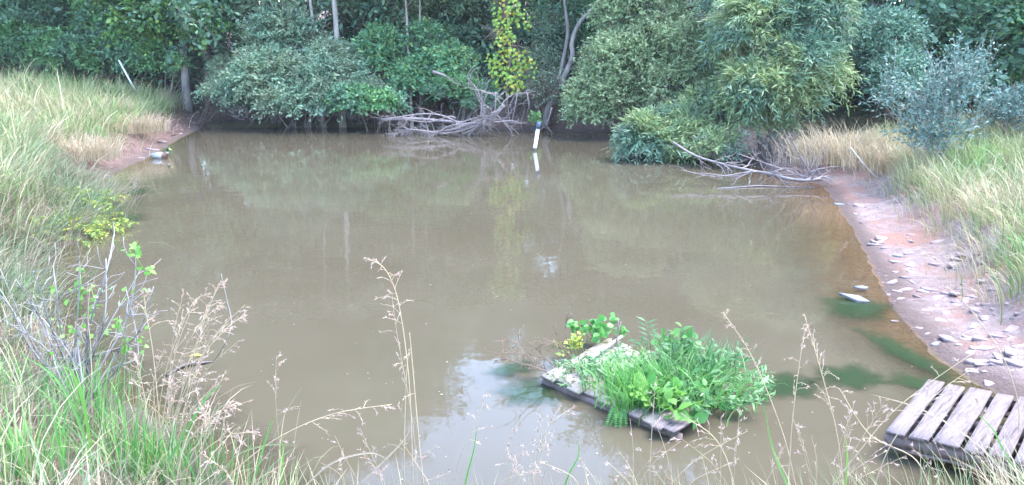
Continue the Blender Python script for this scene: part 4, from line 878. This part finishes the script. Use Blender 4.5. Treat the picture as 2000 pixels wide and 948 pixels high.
# arching straw tussocks on the right shore
GT = 'arching straw grass tussocks'
for lab, px, py, n, h, mt in [('broad arching straw tussock at the top of the right shore', 1650, 318, 900, 1.1, 'straw'), ('second straw tussock beside the brush pile', 1590, 318, 500, .9, 'straw'), ('tan tussock under the silvery shrub', 1740, 330, 600, .8, 'straw'),
                             ('yellow-green tussock on the left bank above the duck', 205, 225, 900, .9, 'goldweed2'), ('tan tussock above the duck on the left bank', 262, 258, 800, .8, 'straw'), ('straw tussock at the left bank above the algae', 165, 310, 800, .8, 'straw')]:
    c = onground(px, py); sedge(lab, c, n, h, (.42, .35), 'straw' if mt == 'straw' else 'grass', (.8, 2.2), .012, 'grass_tussock', GT)
# weeds on left shore
GW = 'yellow-flowering weeds on the left bank'
for lab, px, py, n in [('yellow-tinged weed overhanging the dark hollow on the left shore', 120, 392, 70), ('yellow-green weed trailing into the water on the left shore', 135, 440, 80), ('green weed at the left edge above the bramble', 60, 455, 60)]:
    c = onground(px, py); leafy(lab, c, n, .42, (.32, .22), .06, .026, 'goldweed', 15, False, .3, 'weed', GW, 'weed', .8)

# ------------------------------------------------------------------ seed-head grasses in the foreground
GSD = 'dry seed-head grass stalks in the foreground'
def stalk(label, pts, Y, r=.0042, pan=.38, nb=17, bl=.115, dens=10, mat='seed', rooted=True, sag=.3):
    P = [tp(x, y, Y) for x, y in pts]
    if rooted:
        gzv = max(gz(P[0][0], P[0][1]), 0); P = [np.array([P[0][0]+(P[0][0]-P[1][0])*.15, P[0][1], min(gzv, P[0][2]-.02)])]+P
    c = catmull(P, 8, False); th = thing('seed_grass', label, 'grass stalk', c[0], GSD)
    sm, fm = MB(), MB(); tube(sm, c, r, r*.35, 4); m = len(c); T = nrm(np.gradient(c, axis=0))
    S, Dv = [], []
    for k in range(nb):
        f = 1-pan+pan*(k+.5)/nb; i = min(int(f*(m-1)), m-1); l = bl*(1.15-.8*(f-1+pan)/pan)*rng.uniform(.6, 1.2)
        d = nrm(T[i]*.9+rng.normal(0, .5, 3)); q = wander(c[i], d, l, 4, .18, -sag*.25); tube(sm, q, r*.4, r*.2, 3, False)
        for j in range(dens):
            t = rng.uniform(.25, 1)*4; a = int(min(t, 3)); p = q[a]+(q[a+1]-q[a])*(t-a); S.append(p); Dv.append(nrm(q[a+1]-q[a])+rng.normal(0, .35, 3))
    S, Dv = np.array(S), np.array(Dv); leaves(fm, S, Dv, rng.normal(0, 1, S.shape), rng.uniform(.013, .026, len(S)), rng.uniform(.0035, .0065, len(S)), .02)
    sm.build('stem', M['stalk'], th); fm.build('seed_head', M[mat], th); return th
for lab, pts, Y, kw in [
    ('seed stalk leaning right with its head near the bent grey twig', [(318, 880), (370, 720), (405, 610), (432, 548)], 4.6, {}),
    ('arching seed stalk rising left of the bent twig', [(300, 870), (325, 720), (372, 600), (402, 575)], 4.7, {}),
    ('low spreading seed stalk pointing at the floating yellow leaf', [(325, 860), (380, 720), (435, 650), (478, 615)], 4.5, {}),
    ('upright reddish seed stalk in the left cluster', [(318, 900), (300, 700), (285, 610), (282, 575)], 4.4, {}),
    ('thin seed stalk in front of the bramble', [(180, 900), (178, 700), (172, 620), (176, 560)], 4.5, {'nb': 6}),
    ('drooping seed stalk over the water at the left cluster', [(310, 890), (330, 760), (385, 640), (440, 590)], 4.9, {}),
    ('short bushy seed stalk in the left cluster', [(300, 930), (290, 820), (275, 740), (262, 690)], 4.2, {'nb': 20}),
    ('short seed stalk bending toward the dark stick', [(320, 930), (340, 830), (372, 750), (385, 715)], 4.2, {'nb': 16}),
    ('fluffy low seed stalk at the left bank edge', [(300, 940), (310, 850), (335, 790), (330, 745)], 4.0, {'nb': 22}),
    ('fluffy seed stalk leaning over the left shore', [(330, 945), (370, 860), (420, 810), (455, 790)], 4.0, {'nb': 22}),
    ('seed stalk lying low over the near left water', [(340, 948), (400, 880), (450, 850), (500, 845)], 3.9, {'nb': 18}),
    ('pale seed stalk in the corner of the left bank', [(360, 948), (375, 890), (400, 840), (398, 800)], 3.8, {'nb': 18}),
    ('thin stalk with open seed head left of centre', [(560, 990), (545, 860), (538, 770), (540, 695)], 4.0, {'nb': 9, 'r': .0016}),
    ('long stalk arching right over the near water', [(420, 960), (520, 870), (640, 812), (765, 790)], 3.8, {'pan': .3, 'nb': 12}),
    ('tall drooping seed head high over the middle of the pond', [(806, 960), (800, 760), (780, 600), (755, 530), (725, 508)], 4.2, {'pan': .45, 'nb': 18, 'bl': .12, 'sag': 1.2}),
    ('straight bare reed right of the drooping seed head', [(828, 960), (818, 860), (808, 740), (800, 650)], 4.0, {'nb': 2, 'r': .005}),
    ('paired bare reed beside the straight reed', [(788, 960), (790, 850), (794, 730), (798, 690)], 4.0, {'nb': 5, 'pan': .6, 'r': .004}),
    ('thin seed stalk leaning left of the two reeds', [(815, 950), (805, 820), (775, 650), (765, 570)], 4.1, {'nb': 10, 'r': .002}),
    ('fine seed stalk leaning into the sky reflection', [(880, 980), (900, 890), (930, 830), (945, 770)], 3.9, {'nb': 7, 'r': .002}),
    ('seed stalk with a bent head left of the raft', [(1040, 980), (1050, 890), (1075, 830), (1120, 795)], 3.9, {'nb': 9}),
    ('thin upright stalk in front of the raft', [(1268, 990), (1270, 900), (1276, 800), (1282, 735)], 3.8, {'nb': 4, 'r': .003}),
    ('tall seed head right of the raft leaning left', [(1560, 980), (1530, 850), (1470, 700), (1412, 610)], 4.0, {'nb': 16, 'pan': .3, 'bl': .08}),
    ('tall forked seed head leaning left in front of the algae', [(1650, 980), (1635, 850), (1605, 730), (1572, 618)], 3.9, {'nb': 18, 'pan': .42}),
    ('upright seed head crossing the forked one', [(1540, 980), (1545, 850), (1560, 720), (1573, 640)], 3.95, {'nb': 12}),
    ('seed stalk in front of the pallet corner', [(1700, 980), (1745, 860), (1830, 770), (1900, 720)], 3.6, {'nb': 10}),
    ('long stalk arching over the pallet boards', [(1600, 990), (1680, 880), (1760, 790), (1900, 690)], 3.6, {'nb': 5, 'r': .004}),
    ('fine seed stalk left of the pallet', [(1640, 990), (1660, 900), (1700, 830), (1725, 790)], 3.6, {'nb': 12, 'r': .002}),
    ('bent seed stalk in the lower right grass', [(1820, 990), (1790, 900), (1700, 850), (1640, 760)], 3.5, {'nb': 9}),
    ('low seed stalk at the bottom right of the raft reflection', [(1440, 990), (1420, 900), (1390, 850), (1345, 820)], 3.6, {'nb': 7}),
    ('pale stalk crossing the right grass in front of the stones', [(1990, 800), (1960, 700), (1900, 610), (1850, 560)], 4.6, {'nb': 4})]:
    stalk(lab, pts, Y, **kw)
for k in range(52):
    x0 = rng.uniform(430, 1990); dx = rng.normal(0, 60); y1 = rng.uniform(800, 925) if x0 < 1480 else rng.uniform(760, 900); hd = rng.random() < .6
    stalk('thin tan grass stem among many along the near edge of the pond', [(x0, 990), (x0+dx*.15, 945), (x0+dx*.5, (945+y1)/2), (x0+dx+rng.normal(0, 12), y1)], rng.uniform(3.35, 3.9), r=rng.uniform(.0015, .003), nb=int(rng.integers(5, 11)) if hd else 2, bl=.07, dens=8, pan=rng.uniform(.25, .5))
for k in range(13):
    x0 = rng.uniform(280, 350); x1 = rng.uniform(255, 470); y1 = rng.uniform(570, 790)
    stalk('pinkish dry seed stalk among many in the left seed-head cluster', [(x0, 930), (x0*.75+x1*.25, 930*.6+y1*.4), (x0*.4+x1*.6, 930*.25+y1*.75), (x1+rng.uniform(5, 30), y1)], rng.uniform(4.0, 4.8), r=.003, nb=int(rng.integers(9, 16)))
# broad fresh blades in front
GB = 'single broad grasses in the foreground'
def bladeline(label, pts, Y, wd_, mat):
    P = [tp(x, y, Y) for x, y in pts]; c = catmull(P, 6, False); m = len(c); T = nrm(np.gradient(c, axis=0)); S = nrm(np.cross(T, [0, -1, .3])); w_ = wd_*.5*np.clip(1.2*(1-np.linspace(0, 1, m)**2.5), 0, 1)
    V = np.concatenate([c-S*w_[:, None], c+np.array([0, .004, -.002]), c+S*w_[:, None]]); i = np.arange(m-1); b = MB()
    b.add(V, np.stack([i, i+1, i+1+m, i+m], -1), np.stack([i+m, i+1+m, i+1+2*m, i+2*m], -1)); return tag(b.build('tall_grass', M[mat], None, True), label, 'grass', GB)
for lab, pts, wd_, mat in [('green blade rising straight at the left of the near grass', [(190, 948), (160, 840), (110, 740), (35, 690)], .016, 'grassgreen'), ('bright broad blade with a curled dry tip', [(185, 930), (165, 800), (145, 735), (120, 712)], .018, 'lime'),
    ('long green blade leaning right over the water', [(330, 900), (370, 830), (405, 775), (435, 750)], .014, 'lush'), ('green blade pointing up left of centre', [(490, 960), (510, 890), (525, 840), (535, 812)], .010, 'lush'), ('yellow-green blade at the bottom centre', [(545, 980), (550, 930), (553, 880), (550, 850)], .010, 'lime'),
    ('green blade arching right at the bottom left', [(400, 990), (450, 900), (520, 870), (590, 872)], .010, 'grass'), ('arching pale blade in front of the sky reflection', [(560, 990), (640, 910), (720, 885), (760, 900)], .009, 'straw'), ('green blade by the sky reflection', [(900, 990), (912, 930), (925, 880), (932, 830)], .009, 'lush'),
    ('pale blade crossing the two reeds', [(660, 990), (720, 930), (780, 870), (815, 820)], .008, 'straw'), ('bright blade left of the pallet', [(1650, 990), (1653, 930), (1655, 890), (1650, 850)], .010, 'lime'), ('green blade at the lower right', [(1560, 990), (1530, 930), (1505, 860), (1495, 800)], .010, 'grassgreen'),
    ('straw blade crossing the pallet boards', [(1980, 940), (1900, 860), (1800, 800), (1700, 770)], .009, 'straw'), ('green blade in front of the raft reflection', [(1090, 990), (1110, 930), (1130, 890), (1128, 860)], .009, 'lush'), ('green blade hanging at the right edge', [(2010, 960), (1960, 880), (1940, 840), (1910, 810)], .010, 'grassgreen')]:
    bladeline(lab, pts, 3.6 if pts[0][0] > 400 else 3.9, wd_, mat)
def fresh(label, px, py, n, h, Y=None):
    c = onground(px, py); return sedge(label, c, n, h, (.13, .10), 'grassgreen', (.1, 1.0), .011, 'grass_tuft', 'fresh grass tufts on the near left bank')
for lab, px, py, n, h in [('tall fresh tuft below the bramble', 180, 850, 90, .62), ('fresh tuft at the bottom left corner', 60, 930, 110, .5), ('fresh tuft at the bottom left of the water', 250, 930, 110, .5), ('fresh tuft beside the seed-head cluster', 340, 940, 70, .42), ('fresh tuft at the left edge under the bramble', 40, 800, 70, .5), ('short fresh tuft at the water edge', 400, 960, 60, .4)]:
    fresh(lab, px, py, n, h)

# bramble with light green shoots at the left
bb = onground(170, 720); br = thing('bramble', 'straggly grey-stemmed shrub with a few light green shoots on the near left shore', 'shrub', bb)
sm, gm, fm = MB(), MB(), MB()
Yb = 5.4
for pts in [[(170, 760), (175, 640), (200, 560), (215, 500), (224, 450)], [(175, 750), (240, 640), (262, 560), (265, 490)], [(150, 760), (100, 640), (82, 580), (65, 530)], [(160, 760), (120, 650), (110, 570), (104, 520)], [(165, 770), (150, 660), (155, 560), (155, 500)],
            [(180, 770), (230, 690), (270, 650), (300, 560)], [(140, 770), (60, 680), (20, 600), (-20, 560)], [(185, 780), (220, 720), (270, 690), (245, 560)], [(150, 780), (180, 700), (205, 620), (207, 505)], [(140, 780), (110, 720), (90, 640), (30, 545)], [(170, 790), (140, 700), (70, 610), (60, 640)], [(190, 770), (250, 690), (235, 650)]]:
    twiggy(sm, [tp(x, y, Yb+rng.uniform(-.3, .3)) for x, y in pts], .009, .0035, 9, .24, 0, .6)
for k in range(10):
    x0 = rng.uniform(110, 190); x1 = rng.uniform(-10, 290); y1 = rng.uniform(520, 660)
    twiggy(sm, [tp(x0, 770, Yb), tp(x0*.6+x1*.4+rng.normal(0, 15), 690, Yb), tp(x1, y1, Yb+rng.uniform(-.3, .3))], .007, .0025, 6, .2, 0, .7)
for pts in [[(155, 620), (158, 560), (155, 500)], [(262, 560), (265, 510), (268, 470)], [(175, 640), (185, 600), (178, 560)], [(265, 500), (285, 530), (296, 522)], [(224, 470), (245, 495), (265, 485)], [(205, 660), (225, 640), (230, 620)], [(240, 640), (245, 690), (248, 670)]]:
    P = [tp(x, y, Yb+rng.uniform(-.2, .2)) for x, y in pts]; c = catmull(P, 4, False); gm = MB(); tube(gm, c, .004, .002, 4); gm.build('shoot', M['lime'], br, True)
    k = rng.integers(3, len(c), 9); leaves6(fm, c[k], rng.normal(0, 1, (9, 3))+np.array([0, -.2, -.3]), np.array([0, -.7, .7])+rng.normal(0, .5, (9, 3)), rng.uniform(.03, .065, 9), rng.uniform(.025, .045, 9))
P = np.array([tp(rng.uniform(90, 290), rng.uniform(560, 690), Yb+rng.uniform(-.3, .3)) for k in range(60)]); leaves6(fm, P, rng.normal(0, 1, P.shape), rng.normal(0, 1, P.shape), .04, .03)
sm.build('stems', M['greystem'], br); fm.build('foliage', M['lime'], br)
b = MB(); tube(b, catmull([onz(418, 708)+np.array([0, 0, .01]), tp(440, 670, 5.3), tp(452, 630, 5.35), tp(443, 585, 5.4), tp(432, 535, 5.4)], 5, False), .004, .0025, 5); tag(b.build('bent_twig', M['greystem'], None, True), 'thin bent grey twig rising out of the water at the left', 'twig')
b = MB(); tube(b, catmull([onz(325, 735)+np.array([0, 0, .0]), onz(360, 718)+np.array([0, 0, .02]), onz(395, 712)+np.array([0, 0, .015]), onz(420, 707)], 5, False), [.014]*4+[.02]*4+[.014]*4+[.008]*4, None, 6); tag(b.build('wet_stick', M['darkwood'], None, True), 'black wet stick lying on the water at the left', 'stick')
b = MB(); tube(b, catmull([onz(150, 705, .02), onz(200, 690, .03), onz(240, 678, .01)], 5, False), .018, .008, 6); tag(b.build('wet_stick', M['darkwood'], None, True), 'grey wet stick floating under the bramble', 'stick')
b = MB(); c = onz(382, 695, .012); leaves6(b, [c-np.array([.05, 0, 0])], [np.array([1, .12, .05])], [np.array([0, -.5, 1])], .105, .03, .02); tag(b.build('fallen_leaf', M['gold_leaf']), 'yellow leaf floating beside the black wet stick', 'leaf')
# floating specks and dead leaves
P = []
while len(P) < 200:
    q = onz(rng.uniform(120, 1800), 250+690*rng.random()**1.3, .006)
    if sdist(q[0], q[1])[0] < -.1: P.append(q)
P = np.array(P); a = rng.uniform(0, 6.28, len(P)); b = MB(); leaves(b, P, np.stack([np.cos(a), np.sin(a), np.zeros(len(P))], -1), np.tile([0, 0, 1.0], (len(P), 1)), rng.uniform(.006, .022, len(P)), rng.uniform(.004, .011, len(P)), 0)
o = b.build('floating_specks', M['speck']); tag(o, 'pale specks of debris floating on the pond', 'debris'); o['kind'] = 'stuff'
P, d = scatter(9000, -14, 9, 19, 30, .1, 5, lambda x, y, d, W: W[2] > .3); b = MB(); a = rng.uniform(0, 6.28, len(P)); leaves(b, P+np.array([0, 0, .035]), np.stack([np.cos(a), np.sin(a), rng.normal(0, .4, len(P))], -1), np.array([0, 0, 1.0])+rng.normal(0, .5, P.shape), rng.uniform(.05, .11, len(P)), rng.uniform(.04, .07, len(P)))
o = b.build('leaf_litter', M['brownleaf']); tag(o, 'brown leaf litter on the far bank under the shrubs', 'leaf litter'); o['kind'] = 'stuff'


# ------------------------------------------------------------------ thin haze volume added to lift the dark tones
hm, t = new_mat('added haze'); v = nd(t, 'VolumePrincipled', {'Color': (.86, .92, 1, 1), 'Density': .0004}); nd(t, 'OutputMaterial', {1: v.outputs[0]})
b = MB(); box(b, (0, 0, 16), (70, 0, 0), (0, 70, 0), (0, 0, 20.5)); hz = b.build('haze', hm); hz['kind'] = 'stuff'; tag(hz, 'thin pale haze added over the pond and far bank to lift the darks', 'haze')
